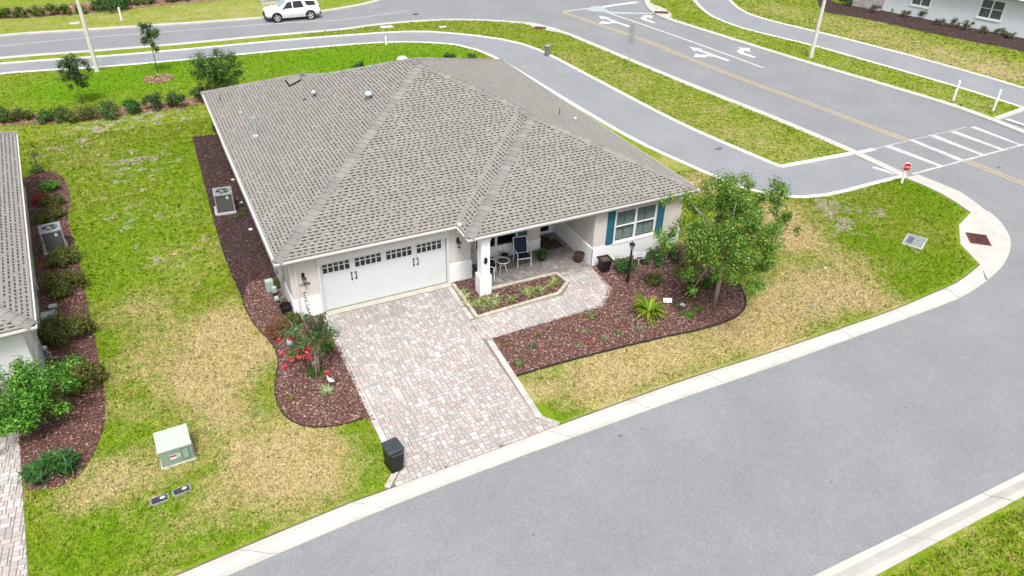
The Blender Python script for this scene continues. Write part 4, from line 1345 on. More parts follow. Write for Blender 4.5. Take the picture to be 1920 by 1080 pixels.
def tree(name, loc, label, rx, ry, z0, z1, m, per, size, cols, trunk, rc, seed, group=None, limbs=6, lean=(0, 0), bark=None, aspect=.5, stems=1):
    rng = np.random.default_rng(seed); rs = random.Random(seed)
    t = empty(name, loc, 0, label, "tree", group)
    cs, rr_ = crown_clumps(rx, ry, z0, z1, m, rng, rc, lean)
    v, c = leaves(cs, rr_, [per * (r / rc) ** 1.5 for r in rr_], size, cols, rng, aspect, .3)
    link("crown", np_mesh("crown", v, 4, c, M_LEAF), t)
    m_ = MB()
    top = z0 + (z1 - z0) * .35
    for s in range(stems):
        ox, oy = (0, 0) if stems == 1 else (rs.uniform(-.1, .1), rs.uniform(-.1, .1))
        tx, ty = (lean[0] * .2, lean[1] * .2) if stems == 1 else (rs.uniform(-.4, .4), rs.uniform(-.4, .4))
        path = [(ox, oy, -.05), (ox * 1.1 + tx * .2, oy * 1.1 + ty * .2, top * .45), (ox + tx * .6, oy + ty * .6, top), (ox + tx, oy + ty, (z0 + z1) / 2 + (z1 - z0) * .2)]
        m_.tube(path, [trunk * 1.25, trunk, trunk * .75, trunk * .25], 8)
        for i in sorted(range(len(cs)), key=lambda _: rs.random())[:limbs]:
            c_ = Vector(cs[i]); st_ = Vector((ox + tx * .6, oy + ty * .6, top * rs.uniform(.75, 1.1)))
            mid = st_.lerp(c_, .5) + Vector((0, 0, .12))
            m_.tube([st_, mid, c_], [trunk * .5, trunk * .32, trunk * .1], 6)
    m_.build("trunk", bark or M_BARK, t, True)
    return t

def bush(name, loc, label, r, h, n, size, cols, seed, group=None, cat="shrub", clumps=14, ry=None, aspect=.5, twigs=True):
    rng = np.random.default_rng(seed)
    t = empty(name, loc, 0, label, cat, group)
    cs, rr_ = [], []
    ry = (ry or r) * 1.18; r *= 1.18; h *= 1.12
    for i in range(clumps):
        a = rng.uniform(0, 2 * PI); k = rng.random() ** .5 * .72
        cs.append((math.cos(a) * r * k, math.sin(a) * ry * k, h * rng.uniform(.3, .78) * (1 - .35 * k)))
        rr_.append(min(r, h) * rng.uniform(.34, .58))
    v, c = leaves(cs, rr_, [n * 1.9 / clumps] * clumps, size * 1.1, cols, rng, .6, .4, .85)
    v[:, 2] = np.maximum(v[:, 2], .01)
    link("foliage", np_mesh("foliage", v, 4, c, M_LEAF), t)
    if twigs:
        m = MB()
        for i in range(min(6, clumps)):
            m.tube([(0, 0, -.02), (cs[i][0] * .5, cs[i][1] * .5, cs[i][2] * .7), cs[i]], [.018, .012, .005], 5)
        m.build("stems", M_BARK, t)
    return t

def blades(n, length, width, spread, cols, rng, rise=.8, droop=.6, seg=4, base=.04, tip=.1):
    """arching strap leaves from one crown; returns quads"""
    V, C = [], []
    cols = np.array(cols)
    for i in range(n):
        a = rng.uniform(0, 2 * PI); L = length * rng.uniform(.6, 1.1); up0 = rng.uniform(rise * .5, rise * 1.1)
        d = np.array([math.cos(a), math.sin(a), 0]); s = np.array([-math.sin(a), math.cos(a), 0])
        b0 = d * rng.uniform(0, base) + s * rng.uniform(-base, base)
        pts = []
        for k in range(seg + 1):
            t = k / seg
            pts.append(b0 + d * L * spread * (t ** 1.1) + np.array([0, 0, L * (up0 * t - droop * t * t)]))
        col = cols[rng.integers(0, len(cols))] * rng.uniform(.8, 1.2)
        for k in range(seg):
            w0 = width * (1 - (k / seg) ** 2 * (1 - tip)) * .5; w1 = width * (1 - ((k + 1) / seg) ** 2 * (1 - tip)) * .5
            V.append([pts[k] - s * w0, pts[k] + s * w0, pts[k + 1] + s * w1, pts[k + 1] - s * w1]); C.append(col)
    return np.array(V).reshape(-1, 3), np.array(C)

def strappy(name, loc, label, n, length, width, cols, seed, group=None, spread=.8, rise=.9, droop=.6, cat="plant", base=.05):
    rng = np.random.default_rng(seed)
    v, c = blades(n, length, width, spread, cols, rng, rise, droop, base=base)
    v[:, 2] = np.maximum(v[:, 2], .005)
    o = link(name, np_mesh(name, v, 4, c, M_LEAF)); o.location = loc
    return tag(o, label, cat, group)

# --- the big street tree by the corner bed
tree("shade_tree", (15.89,-5.5,0), "large leafy green tree standing in the right mulch bed", 3.15, 3.0, .85, 5.75, 165, 270, .10, G_TREE, .075, .45, 21, limbs=44, lean=(.12, .06), aspect=.45, bark=M_BARKP)

# --- crape myrtle with red flowers
cm = tree("crape_myrtle", (0.88,-3.51,0), "crape myrtle with red flowers and several pale stems beside the driveway", 1.25, 1.15, .95, 2.8, 34, 80, .085, [(.05, .12, .03), (.08, .16, .04)] + [(.14, .2, .09), (.09, .19, .06), (.1, .22, .05)], .024, .32, 33, limbs=5, bark=M_BARKP, stems=5)
rng = np.random.default_rng(6); rsf = random.Random(6)
m = MB()
for i in range(8):                           # arching whips above the crown
    a = rsf.uniform(0, 2 * PI); r0 = rsf.uniform(.2, .7); q = Vector((math.cos(a) * r0 + .1, math.sin(a) * r0, 2.15))
    e_ = q + Vector((math.cos(a) * .45, math.sin(a) * .45, rsf.uniform(.5, .9)))
    m.tube([q, (q + e_) / 2 + Vector((0, 0, .08)), e_], [.012, .008, .004], 5)
    cs = [tuple(q.lerp(e_, k / 7)) for k in range(8)]
    v, c = leaves(cs, [.09] * 8, [12] * 8, .085, [(.09, .12, .07), (.13, .15, .09), (.07, .1, .05)], rng, .4, .5)
    link("whip_leaves", np_mesh("whip_leaves", v, 4, c, M_LEAF), cm)
m.build("whip", M_BARKP, cm)
for i in range(18):
    a = rsf.uniform(PI * .8, PI * 1.7); r0 = rsf.uniform(.4, 1.2)
    p = (math.cos(a) * r0, math.sin(a) * r0, rsf.uniform(1.05, 1.75))
    v, c = leaves([p], [.12], [60], .065, [(.55, .03, .06), (.65, .07, .10), (.42, .018, .045), (.6, .16, .16)], rng, .8, .2)
    link("flower_cluster", np_mesh("flower_cluster", v, 4, c, M_PETAL), cm)

# --- bright green young tree at the left edge
tree("young_tree", (-7.55,-2.25,0), "bright green leafy young tree at the left edge beside the neighbouring house", 1.95, 1.55, .2, 2.45, 95, 150, .10, G_BRIGHT, .035, .40, 41, limbs=12, aspect=.5, stems=3)
rng = np.random.default_rng(42)
# --- dark spreading shrub below it
def juniper(loc, label, r, seed, cols):
    rng = np.random.default_rng(seed)
    t = empty("spreading_shrub", loc, 0, label, "shrub")
    VV, CC = [], []
    for i in range(60):
        a = rng.uniform(0, 2 * PI); k = rng.random() ** .5 * .55
        v, c = blades(9, .42, .045, .75, cols, rng, .9, .45, 3, .05, .3)
        v = v + np.array([math.cos(a) * r * k, math.sin(a) * r * k * .75, rng.uniform(.0, .32) * (1.2 - k)])
        VV.append(v); CC.append(c)
    v = np.concatenate(VV); v[:, 2] = np.maximum(v[:, 2], .01)
    link("foliage", np_mesh("foliage", v, 4, np.concatenate(CC), M_LEAF), t)
    m = MB()
    for i in range(5):
        a = i * 1.3; m.tube([(0, 0, 0), (math.cos(a) * r * .3, math.sin(a) * r * .3, .15), (math.cos(a) * r * .6, math.sin(a) * r * .5, .2)], [.02, .014, .006], 5)
    m.build("stems", M_BARK, t)
juniper((-6.97,-4.52,0), "dark green spreading shrub beside the strip of driveway at lower left", 1.15, 51, G_DARK)

# --- trees behind the house
tree("young_oak", (-5.71,27.17,0), "slim dark green young tree rising from the hedge row at left", 1.05, 1.0, .55, 3.25, 44, 95, .12, G_OAK, .035, .36, 61, limbs=10)
tree("young_oak", (-1.11,31.78,0), "tall thin sapling behind the house, above the round mulch ring", 0.7, .65, .9, 4.05, 28, 80, .13, G_OAK + G_TREE[:1], .03, .30, 62, limbs=8)
tree("wax_myrtle", (1.88,24.98,0), "wide bushy green tree behind the far left corner of the roof", 1.95, 1.8, .2, 3.3, 95, 115, .12, G_OAK + G_TREE[:3], .06, .42, 63, limbs=16, stems=3)

# --- hedge row between the lots
hz = [((-9.73,25.74,0), .62, .75, G_HEDGE), ((-8.83,25.54,0), .6, .65, G_YEW), ((-7.57,24.76,0), .52, .7, G_HEDGE), ((-6.76,24.69,0), .58, .8, G_HEDGE), ((-5.81,24.47,0), .85, .85, G_YEW), ((-4.5,24.29,0), .82, .85, G_HEDGE),
      ((-3.09,24.55,0), .55, .75, G_DARK), ((-1.9,24.53,0), .62, 1.0, G_OAK), ((-0.52,24.55,0), .68, .9, G_OAK), ((0.61,24.88,0), .6, .9, G_OAK)]
ord_ = ["first", "second", "third", "fourth", "fifth", "sixth", "seventh", "eighth", "ninth", "last"]
for i, (p, r, h, cols) in enumerate(hz):
    bush("hedge_shrub", p, "%s shrub from the left in the hedge row behind the side lawn" % ord_[i], r * .95, h * 1.1, 900, .09, cols, 70 + i, "hedge row behind the side lawn", ry=r)
# --- shrubs across the road
fz = [(11, 34), (42, 32), (70, 30), (98, 28), (127, 26.5), (157, 24), (183, 19), (235, 11), (260, 9), (289, 6), (317, 4), (343, 2)]
FZ = [(-10.92,50.62,0), (-9.75,50.54,0), (-8.68,50.51,0), (-7.6,50.47,0), (-6.46,50.33,0), (-5.27,50.35,0), (-4.21,50.92,0), (-1.95,51.66,0), (-0.97,51.71,0), (0.29,51.86,0), (1.51,51.83,0), (2.66,51.83,0)]
on = ["first", "second", "third", "fourth", "fifth", "sixth", "seventh", "eighth", "ninth", "tenth", "eleventh", "twelfth"]
for i, p in enumerate(FZ):
    bush("roadside_shrub", p, "%s small light green shrub from the left across the road" % on[i], .62, .85, 420, .13, [(.10, .17, .02), (.14, .20, .03), (.07, .12, .02)], 90 + i, "small shrubs across the road", clumps=10)
bush("round_bush", (-3,50.47,0), "large dark round bush among the small shrubs across the road", 1.35, 1.5, 1500, .13, G_DARK, 110, clumps=24)

# --- shrubs in the neighbour's bed
nz = [("shrub", (-7.89,17.68,0), .32, .35, G_HEDGE, "small green shrub at the far end of the neighbour's bed"), ("shrub", (-7.26,15.08,0), .42, .55, G_BRIGHT, "bright green shrub in the straw at the far end of neighbour's bed"),
      ("shrub", (-7.67,14.05,0), .40, .4, [(.35, .06, .03), (.28, .04, .03), (.2, .06, .03)], "rusty red shrub beside the neighbour's wall"),
      ("shrub", (-7.13,13.41,0), .55, .5, G_YEW, "olive shrub beside the rusty red one in neighbour's bed"), ("shrub", (-7.23,12.16,0), .7, .5, G_YEW, "dark olive shrub just beyond the neighbour's air conditioner"),
      ("shrub", (-6.75,7.78,0), .72, .6, G_YEW, "olive shrub directly in front of the neighbour's air conditioner"), ("shrub", (-6.69,5.5,0), .9, .7, G_YEW, "wide olive shrub in the middle of neighbour's bed"),
      ("shrub", (-6.58,2.23,0), .98, .85, G_YEW, "largest round olive shrub in the neighbour's bed"), ("shrub", (-6.19,-0.76,0), .78, .6, G_YEW + [(.2, .14, .05)], "brownish olive shrub right of the bright young tree")]
for i, (nme, p, r, h, cols, lab) in enumerate(nz):
    bush(nme, p, lab, r, h, 2400 if r > .6 else 800, .07, cols, 120 + i, clumps=26, ry=r * .95)

# --- shrubs in the right bed
rz = [((13.85,-2.05,0), .54, .78, G_DARK, "round dark green shrub left of the lamp post base"), ((15.38,-1.99,0), .54, .62, G_DARK, "dark shrub behind the white yard sign"), ((16.16,-1.96,0), .62, .72, G_OAK + [(.05, .03, .03)], "dark purplish shrub under the window right of yard sign"),
      ((14.55,-3.33,0), .36, .4, G_YEW, "small olive shrub between yard sign and sago palm"), ((15.47,-4.5,0), .42, .45, [(.07, .10, .02), (.1, .1, .03), (.05, .06, .02)], "olive shrub left of the big tree trunk"), ((16.47,-4.44,0), .36, .45, G_HEDGE, "small shrub just behind the big tree trunk"), ((16.03,-3.2,0), .35, .4, G_YEW, "small olive shrub behind the tree at the back of bed")]
for i, (p, r, h, cols, lab) in enumerate(rz):
    bush("shrub", p, lab, r, h, 700, .07, cols, 140 + i, clumps=12)
# sago palm
sg = empty("sago_palm", (13.07,-5.09,0), 0, "bright green sago palm in the right mulch bed", "palm")
rng = np.random.default_rng(77)
SGC = [(.16, .28, .012), (.22, .34, .02), (.10, .2, .01), (.32, .36, .04)]
v, c = blades(70, 1.0, .085, .72, SGC, rng, 1.15, .62, 5, .06, .12)
v2, c2 = blades(110, .8, .04, .8, SGC, rng, .95, .5, 4, .08, .1)
v = np.concatenate([v, v2]); CC = np.concatenate([c, c2]); v[:, 2] = np.maximum(v[:, 2] + .1, .01)
link("fronds", np_mesh("fronds", v, 4, CC, M_LEAF), sg)
m = MB(); m.lathe([(.10, 0), (.11, .05), (.08, .10), (.03, .12)], 0, 0, 10); m.build("trunk", M_BARK, sg)
strappy("strap_plant", (12.86,-5.6,0), "bright yellow green clump at the foot of the sago palm", 50, .32, .03, [(.22, .30, .02), (.3, .32, .04), (.14, .24, .02)], 78)
for i, (p, n, L, cols, lab) in enumerate([((14.37,-5.75,0), 46, .42, G_BRIGHT, "strap leaved green lily nearest the kerb below the big tree"), ((14.94,-5.63,0), 30, .36, G_BRIGHT, "smaller green lily between the larger lily and big tree trunk"), ((14.46,-5.1,0), 36, .3, G_HEDGE, "leafy green clump beside the small white sign")]):
    strappy("lily_clump", p, lab, n, L, .035, cols, 160 + i, "lilies below the big tree")
sm = [((7.27,-5.7,0), .24, G_HEDGE, "green tuft nearest the street in the right bed"), ((7.29,-4.57,0), .2, [(.2, .12, .05), (.16, .1, .05)], "withered brown tuft close to the driveway corner"), ((8.14,-5.02,0), .22, G_DARK, "dark green tuft beside the withered brown one"),
      ((8.49,-4.56,0), .16, G_YEW, "small olive tuft close to the walkway edge"), ((9.6,-5.68,0), .2, [(.16, .2, .1), (.2, .22, .13)], "grey green tuft in the middle of the right bed"), ((10.31,-5.03,0), .12, G_BRIGHT, "tiny bright tuft in the middle of the right bed"),
      ((10.11,-5.71,0), .17, [(.25, .04, .03), (.18, .06, .03)], "small reddish tuft in the middle of the right bed"), ((10.73,-5.71,0), .2, [(.18, .22, .11), (.15, .2, .09)], "pale grey green tuft right of the reddish one"), ((11.39,-5.62,0), .2, G_HEDGE, "green tuft left of the sago palm"),
      ((12.2,-5.74,0), .26, [(.12, .17, .06), (.16, .2, .08)], "wide green tuft just below the sago palm"), ((10.99,-4.28,0), .2, G_BRIGHT, "bright green tuft by the slanted walkway corner"), ((12.01,-4.92,0), .16, [(.17, .19, .12), (.2, .2, .14)], "grey tuft left of the sago palm near the walkway")]
for i, (p, r, cols, lab) in enumerate(sm):
    strappy("ground_tuft", p, lab, 60, r * 1.15, .035, cols, 180 + i, "low tufts dotted over the right bed", .75, .8, .5)

# --- planter bed by the porch: variegated grasses
VAR = [(.22, .30, .06), (.42, .46, .22), (.17, .25, .05), (.5, .5, .30), (.26, .34, .09)]
lp = [(7.21,-0.82,0), (7.15,-1.28,0), (7.45,-1.81,0), (7.56,-2.17,0), (7.89,-1.84,0), (8,-2.13,0), (8.28,-1.78,0), (8.72,-2.1,0), (9.48,-1.83,0), (9.48,-2.07,0), (9.9,-1.89,0), (10.11,-2.03,0), (10.68,-1.78,0), (10.91,-1.71,0), (7.05,-1.82,0)]
lw = ["first", "second", "third", "fourth", "fifth", "sixth", "seventh", "eighth", "ninth", "tenth", "eleventh", "twelfth", "thirteenth", "fourteenth", "fifteenth", "sixteenth", "seventeenth"]
lo = sorted(range(len(lp)), key=lambda i: lp[i][0])
for k, i in enumerate(lo):
    strappy("variegated_grass", lp[i], "cream striped grass clump in the porch planter, number %d counted from the garage" % (k + 1), 42, .46, .026, VAR, 200 + i, "striped grasses in the porch planter", .75, 1.0, .62)

# --- left bed by the driveway
strappy("agave", (0.94,-4.41,0), "pale striped spiky rosette plant beside the white egret ornament", 46, .38, .05, [(.3, .36, .16), (.4, .43, .25), (.2, .3, .1)], 230, None, .8, .75, .35)
bush("shrub", (0.92,-3.35,0), "low green clump at the foot of the crape myrtle stems", .36, .3, 420, .07, G_HEDGE, 231, clumps=8)
bush("shrub", (0.54,-2.3,0), "bright green shrub left of the crape myrtle stems", .38, .35, 460, .07, [(.07, .18, .02), (.1, .2, .03), (.05, .12, .02)], 232, clumps=9)
bush("shrub", (1.44,-2.32,0), "green shrub between the crape myrtle and the driveway", .34, .55, 460, .07, [(.07, .16, .02), (.09, .2, .03)], 233, clumps=9)
bush("shrub", (0.26,-0.71,0), "rusty orange leaved shrub near the front left corner of the house", .5, .55, 620, .07, [(.22, .07, .03), (.14, .10, .03), (.10, .12, .03), (.3, .08, .03)], 234, clumps=10)
bush("shrub", (0.72,-0.36,0), "olive shrub next to the black pot at the house corner", .45, .6, 520, .07, G_YEW, 235, clumps=10)
strappy("ground_tuft", (-0.17,-4.3,0), "small green tuft low in the left bed", 40, .22, .03, G_YEW, 236, None, .7, .8, .5)
for i, (p, r, h, cols, lab) in enumerate([((0.43,8.99,0), .3, .2, G_YEW, "low green weed beside the air conditioner pad"), ((0.48,5.62,0), .35, .2, [(.12, .08, .05), (.08, .08, .04)], "thin brownish weed near the utility meter"), ((0.93,19.83,0), .4, .6, G_OAK, "dark shrub at the far end of the side bed"), ((0.79,2.58,0), .3, .3, G_YEW, "low olive weed under the utility meter")]):
    bush("shrub", p, lab, r, h, 260, .06, cols, 240 + i, clumps=8)
# row of young shrubs before the pale blue house
for i, p in enumerate([(59.82,26.19,0), (61.72,25.91,0), (61.25,24.02,0), (62.41,23.18,0), (61.87,20.85,0), (62.36,19.73,0), (62.61,18.71,0), (63.42,17.68,0), (63.84,16.64,0), (63.78,15.62,0)]):
    bush("foundation_shrub", p, "%s thin grey green shrub from the left below the pale blue wall" % on[i], .5, .95 if i in (0, 3, 5, 6) else .65, 150, .13, [(.11, .13, .06), (.15, .16, .08), (.08, .09, .05), (.16, .13, .08)], 260 + i, "thin shrubs below the pale blue house", clumps=7)
bush("foundation_shrub", (59.39,29.37,0), "leafy shrub at the stone clad corner of the pale blue house", .6, .9, 350, .13, G_OAK, 275, clumps=8)
for i, p in enumerate([(19.44,26.74,0), (18.32,27.45,0), (11.5,27.76,0)]):
    bush("low_bush", p, ["small dark bush past the back right roof corner", "lower dark bush past the back right roof corner, further left", "dark bush peeping over the roof behind the house"][i], .55, .45, 300, .1, G_DARK, 280 + i, clumps=7)
bush("sapling", (-7.89,17.95,0), "thin sparse sapling above the neighbour's roof corner", .3, 1.4, 60, .07, G_YEW, 290, clumps=6)

# ================================================================ MULCH BEDS
def bed(poly, z, mat, label, chips=0, cols=None, seed=1, size=(.03, .085), chip_label=None, avoid=None):
    b = sheet("mulch_bed", poly, z, 0, mat, label)
    if chips:
        rng = np.random.default_rng(seed)
        P = np.array([p[:2] for p in poly])
        lo, hi = P.min(0), P.max(0)
        A = abs(area([tuple(p) for p in P])); n = int(chips * (hi - lo).prod())
        x = rng.uniform(lo[0], hi[0], n); y = rng.uniform(lo[1], hi[1], n)
        ok = in_poly(x, y, poly)
        x, y = x[ok], y[ok]; n = len(x)
        a, bb = rot_rand(n, rng)
        a = a * .55 + np.array([0, 0, 1.0]); a /= np.linalg.norm(a, axis=1)[:, None]
        bb -= (a * bb).sum(1)[:, None] * a; bb /= np.linalg.norm(bb, axis=1)[:, None]
        t = np.cross(a, bb)
        L = rng.uniform(*size, n)[:, None] * .5; W = L * rng.uniform(.25, .55, n)[:, None]
        c0 = np.stack([x, y, z + .012 + rng.uniform(0, .03, n)], 1)
        q = np.stack([c0 - bb * L - t * W, c0 + bb * L - t * W * .7, c0 + bb * L + t * W, c0 - bb * L + t * W * .8], 1).reshape(-1, 3)
        cols = np.array(cols)
        c = cols[rng.integers(0, len(cols), n)] * rng.uniform(.7, 1.3, n)[:, None]
        o = link("mulch_chips", np_mesh("mulch_chips", q, 4, c, M_CHIP))
        tag(o, chip_label or "loose bark chips covering " + label, "mulch", kind="stuff")
    return b
CH_RED = [(.33, .225, .2), (.39, .285, .26), (.28, .165, .14), (.3, .19, .165), (.2, .1, .085), (.13, .05, .045), (.19, .09, .08), (.08, .03, .028), (.28, .18, .165), (.36, .27, .25), (.05, .022, .022), (.15, .055, .05), (.25, .14, .125)]
CH_BRN = [(.07, .035, .032), (.10, .055, .05), (.045, .022, .022), (.18, .13, .12), (.03, .018, .018), (.11, .05, .045)]
CH_STR = [(.28, .16, .11), (.35, .22, .16), (.2, .11, .08), (.4, .3, .22)]
BED_A1 = smooth_line([(-0.61,2.11),(-0.61,1.3),(-0.47,0.18),(-0.14,-1.21),(-0.17,-2.24),(-0.46,-3.16),(-0.62,-4.04),(-0.54,-4.89),(-0.2,-5.52),(0.33,-5.91),(1.04,-6.08),(1.68,-6.09)], 4) + [(1.95, -6.4), (1.98, -.05), (.93, -.05), (.93, 3.2), (-.2, 3.2)]
bed(BED_A1, .012, M_MULR, "red brown mulch bed around the crape myrtle", 420, CH_RED, 1)
BED_A2 = [(-0.4,19.38),(-0.51,15.37),(-0.6,12.72),(-0.69,9.76),(-0.74,7.64),(-0.76,5.69),(-0.72,3.8),(-0.61,2.11)] + [(-.2, 3.2), (.93, 3.2), (.93, 19.2)]
bed(BED_A2, .012, M_MULB, "dark brown mulch bed along the left wall of the house", 330, CH_BRN, 2)
BED_B = [(7.03, -4.02), (6.925, -6.1)] + smooth_line([(6.9,-6.25),(8.37,-6.26),(10.68,-6.37),(12.87,-6.54),(13.96,-6.68),(15.17,-6.71),(16.16,-6.56),(16.91,-6.11),(17.38,-5.43),(17.6,-4.6),(17.5,-3.85)], 4)[1:] + [(17.9, -1.6), (17.2, -1.2), (12.86, -1.2), (12.6, -2.9), (11.8, -3.82)]
bed(BED_B, .012, M_MULR, "red mulch bed curving round the big tree", 430, CH_RED, 3)
BED_C = [(7.16, -.04), (7.95, -.04), (7.96, -1.08), (11.2, -1.10), (11.32, -1.9), (10.6, -2.45), (7.12, -2.60)]
bed(BED_C, .012, M_MULR, "small mulch planter bed between porch and walkway", 380, CH_BRN + CH_RED[:3], 4)
BED_D = smooth_line([(-8.51,16.88),(-8.11,17.51),(-7.29,17.49),(-6.65,16.09),(-6.43,13.87),(-6.53,11.75),(-6.33,9.58),(-6.1,7.14),(-5.91,4.56),(-5.77,2.28),(-5.64,0.88),(-5.58,-0.39),(-5.5,-1.86),(-5.59,-3.14),(-5.88,-4.18),(-6.27,-4.95),(-6.81,-5.2),(-7.57,-5.03)], 4) + [(-7.77,-3.81),(-7.92,-2.07)] + [(-8.3, -.6), (-7.1, -.6), (-8.35, 16.2)]
bed(BED_D, .012, M_MULR, "brown mulch bed along the neighbouring house", 330, CH_RED + CH_BRN, 5)
bed([(-13.18,27.43),(-10.02,27.12),(-7.27,26.17),(-4.45,25.87),(-1.5,25.74),(1.15,25.9),(1.2,24.64),(-0.75,24.16),(-2.78,24.42),(-4.5,24.29),(-7.25,24.36),(-9.91,25.11),(-13,25.72)], .012, M_STRAW, "pine straw strip under the hedge row", 60, CH_STR, 6, (.06, .2))
bed([((-1.16,30.37,0)[0] + math.cos(t * PI / 8) * .95, (-1.16,30.37,0)[1] + math.sin(t * PI / 8) * .95) for t in range(16)], .012, M_STRAW, "round straw ring in the lawn below the tall sapling", 90, CH_STR, 7, (.06, .2))
bed([(-17.98,47.36),(-11.32,50.41),(-5.16,49.94),(-1.47,50.49),(1.98,50.83),(9.77,50.99),(15.96,52),(17.18,56.63),(2.45,55.42),(-5.09,53.83),(-11.5,53.8),(-18.57,51.59)], .012, M_STRAW, "straw strip under the small shrubs across the road", 20, CH_STR, 8, (.1, .25))
BED_H = smooth_line([(60.45,34.14),(55.71,28.56),(56.47,26.21),(57.59,23.42),(58.46,19.93),(59.93,15.76),(61.2,12.54),(62.24,7.33)], 3) + [(68.2, 5.5), (65.02, 15.14), (61.22, 26.52), (60.7, 29.2), (59.35, 30.2)]
bed(BED_H, .012, M_MULB, "dark mulch bed below the pale blue house", 40, CH_BRN, 9, (.05, .12))

# black plastic edging round the right bed, cream border round the planter
def edging(pts, w, h, mat, name, label, z=0.0):
    a = offset_line(pts, w / 2); b = offset_line(pts, -w / 2)
    m = MB()
    for i in range(len(pts) - 1):
        P = [a[i], b[i], b[i + 1], a[i + 1]]
        vs = [(p[0], p[1], z) for p in P] + [(p[0], p[1], z + h) for p in P]
        m.raw(vs, [(4, 5, 6, 7), (0, 1, 5, 4), (2, 3, 7, 6), (1, 2, 6, 5), (3, 0, 4, 7)])
    return tag(m.build(name, mat), label, "edging")
M_EDGB = plain("black_edging", (.035, .028, .025), .8, .2)
edging(smooth_line([(6.9,-6.25),(8.37,-6.26),(10.68,-6.37),(12.87,-6.54),(13.96,-6.68),(15.17,-6.71),(16.16,-6.56),(16.91,-6.11),(17.38,-5.43),(17.6,-4.6)], 4), .05, .075, M_EDGB, "bed_edging", "black plastic edging along the curved right bed")
edging(smooth_line([(-0.61,2.11),(-0.61,1.3),(-0.47,0.18),(-0.14,-1.21),(-0.17,-2.24),(-0.46,-3.16),(-0.62,-4.04),(-0.54,-4.89),(-0.2,-5.52),(0.33,-5.91),(1.04,-6.08),(1.68,-6.09)], 4), .035, .05, M_EDGB, "bed_edging", "black plastic edging around the crape myrtle bed")
pb = empty("planter_border", (0, 0, 0), 0, "cream paver border round the porch planter bed", "border")
PBL = [(7.10, -.2), (7.06, -2.62), (10.62, -2.47), (11.36, -1.9), (11.26, -1.14), (8.35, -1.10)]
for i in range(len(PBL) - 1):
    p, q = Vector(PBL[i]), Vector(PBL[i + 1]); n = max(1, int((q - p).length / .24)); d = (q - p) / n; s = Vector((-d.y, d.x)).normalized() * .065
    for k in range(n):
        a, b_ = p + d * (k + .03), p + d * (k + .97)
        mm = MB(); c = ccw([tuple(a - s), tuple(b_ - s), tuple(b_ + s), tuple(a + s)])
        kk = RS.uniform(.9, 1.1)
        add_paver(mm, c, (.47 * kk, .43 * kk, .38 * kk), .075, RS); mm.v = [(x, y, z if z > .05 else .0) for x, y, z in mm.v]
        mm.build("border_block", M_PAVER, pb)

# ================================================================ GRASS (uncountable)
def mat_grass():
    m = M_LAWN.copy(); m.name = "grass_blades"
    nt = m.node_tree
    b = nt.nodes["Principled BSDF"]
    for l in list(nt.links):
        if l.to_node == b and l.to_socket.name == "Normal": nt.links.remove(l)
    return m
M_GRASS = mat_grass()
HOLES = [BED_A1, BED_A2, BED_B, BED_C, BED_D, [(p[0], p[1]) for p in NB], [(1.75, -9.2), (7.15, -9.0), (6.9, -4.1), (12, -4.1), (12.95, -3), (12.95, 0), (1.83, 0)], [(.9, 0), (17.3, -1.3), (17.3, 17.4), (.9, 18)], [(-7, -1), (-20, -1), (-20, 16), (-8, 16)]]
def grass(lawn_poly, box, density, h, label, seed, size=.035):
    rng = np.random.default_rng(seed)
    x0, x1, y0, y1 = box
    n = int((x1 - x0) * (y1 - y0) * density)
    x = rng.uniform(x0, x1, n); y = rng.uniform(y0, y1, n)
    ok = in_poly(x, y, lawn_poly)
    for dx, dy in ((.2, 0), (-.2, 0), (0, .2), (0, -.2)): ok &= in_poly(x + dx, y + dy, lawn_poly)
    for H in HOLES: ok &= ~in_poly(x, y, H)
    x, y = x[ok], y[ok]; n = len(x)
    at = lawn_attr(x, y)
    V, C = [], []
    tall = 1 + 1.4 * (rng.random(n) < .05)
    for k in range(3):
        a = rng.uniform(0, 2 * PI, n); hh = h * rng.uniform(.5, 1.3, n) * tall; l = rng.uniform(.2, 1.2, n) * hh
        ox, oy = rng.normal(0, .03, n), rng.normal(0, .03, n)
        w = size * rng.uniform(.6, 1.3, n)
        bx0 = np.stack([x + ox - np.sin(a) * w, y + oy + np.cos(a) * w, np.zeros(n)], 1)
        bx1 = np.stack([x + ox + np.sin(a) * w, y + oy - np.cos(a) * w, np.zeros(n)], 1)
        tp = np.stack([x + ox + np.cos(a) * l, y + oy + np.sin(a) * l, hh], 1)
        V.append(np.stack([bx0, bx1, tp], 1).reshape(-1, 3)); C.append(at)
    me = np_mesh("grass", np.concatenate(V), 3, np.concatenate(C), M_GRASS)
    tag(link("grass", me), label, "grass", kind="stuff")
RV = ROAD_FAR_R[:-10] + [(45.22,3.55),(48.7,4.04)] + list(reversed(RP_LO[:-1]))
home_poly = K_IN + CORNER_IN[1:] + K_IN2[1:] + list(reversed(PATH_LO)) + [(-60, 40), (-60, -20)]
grass(home_poly, (-9, 2.5, -13.5, 4), 300, .035, "short patchy grass blades on the near left lawn", 1)
grass(home_poly, (-12, 1.0, 4, 22), 170, .035, "grass blades on the side lawn between the houses", 2, .045)
grass(home_poly, (6, 34, -11, 5), 280, .035, "short patchy grass blades on the front right lawn", 3)
grass(home_poly, (-14, 22, 17, 40), 70, .035, "grass blades on the lawn behind the house", 4, .045)
grass(PATH_UP + PATH_END[1:] + list(reversed(ROAD_NEAR[:-6])), (10, 45, 0, 40), 90, .035, "grass blades on the strip beside the path", 5, .045)
grass(smooth_line([(7.89,-17.05),(11.76,-17.04),(14.61,-17),(17.81,-16.97),(23.62,-16.94)], 4) + [(60, -60), (-20, -60)], (8, 20, -25, -13), 240, .045, "grass blades at the bottom right corner", 6)

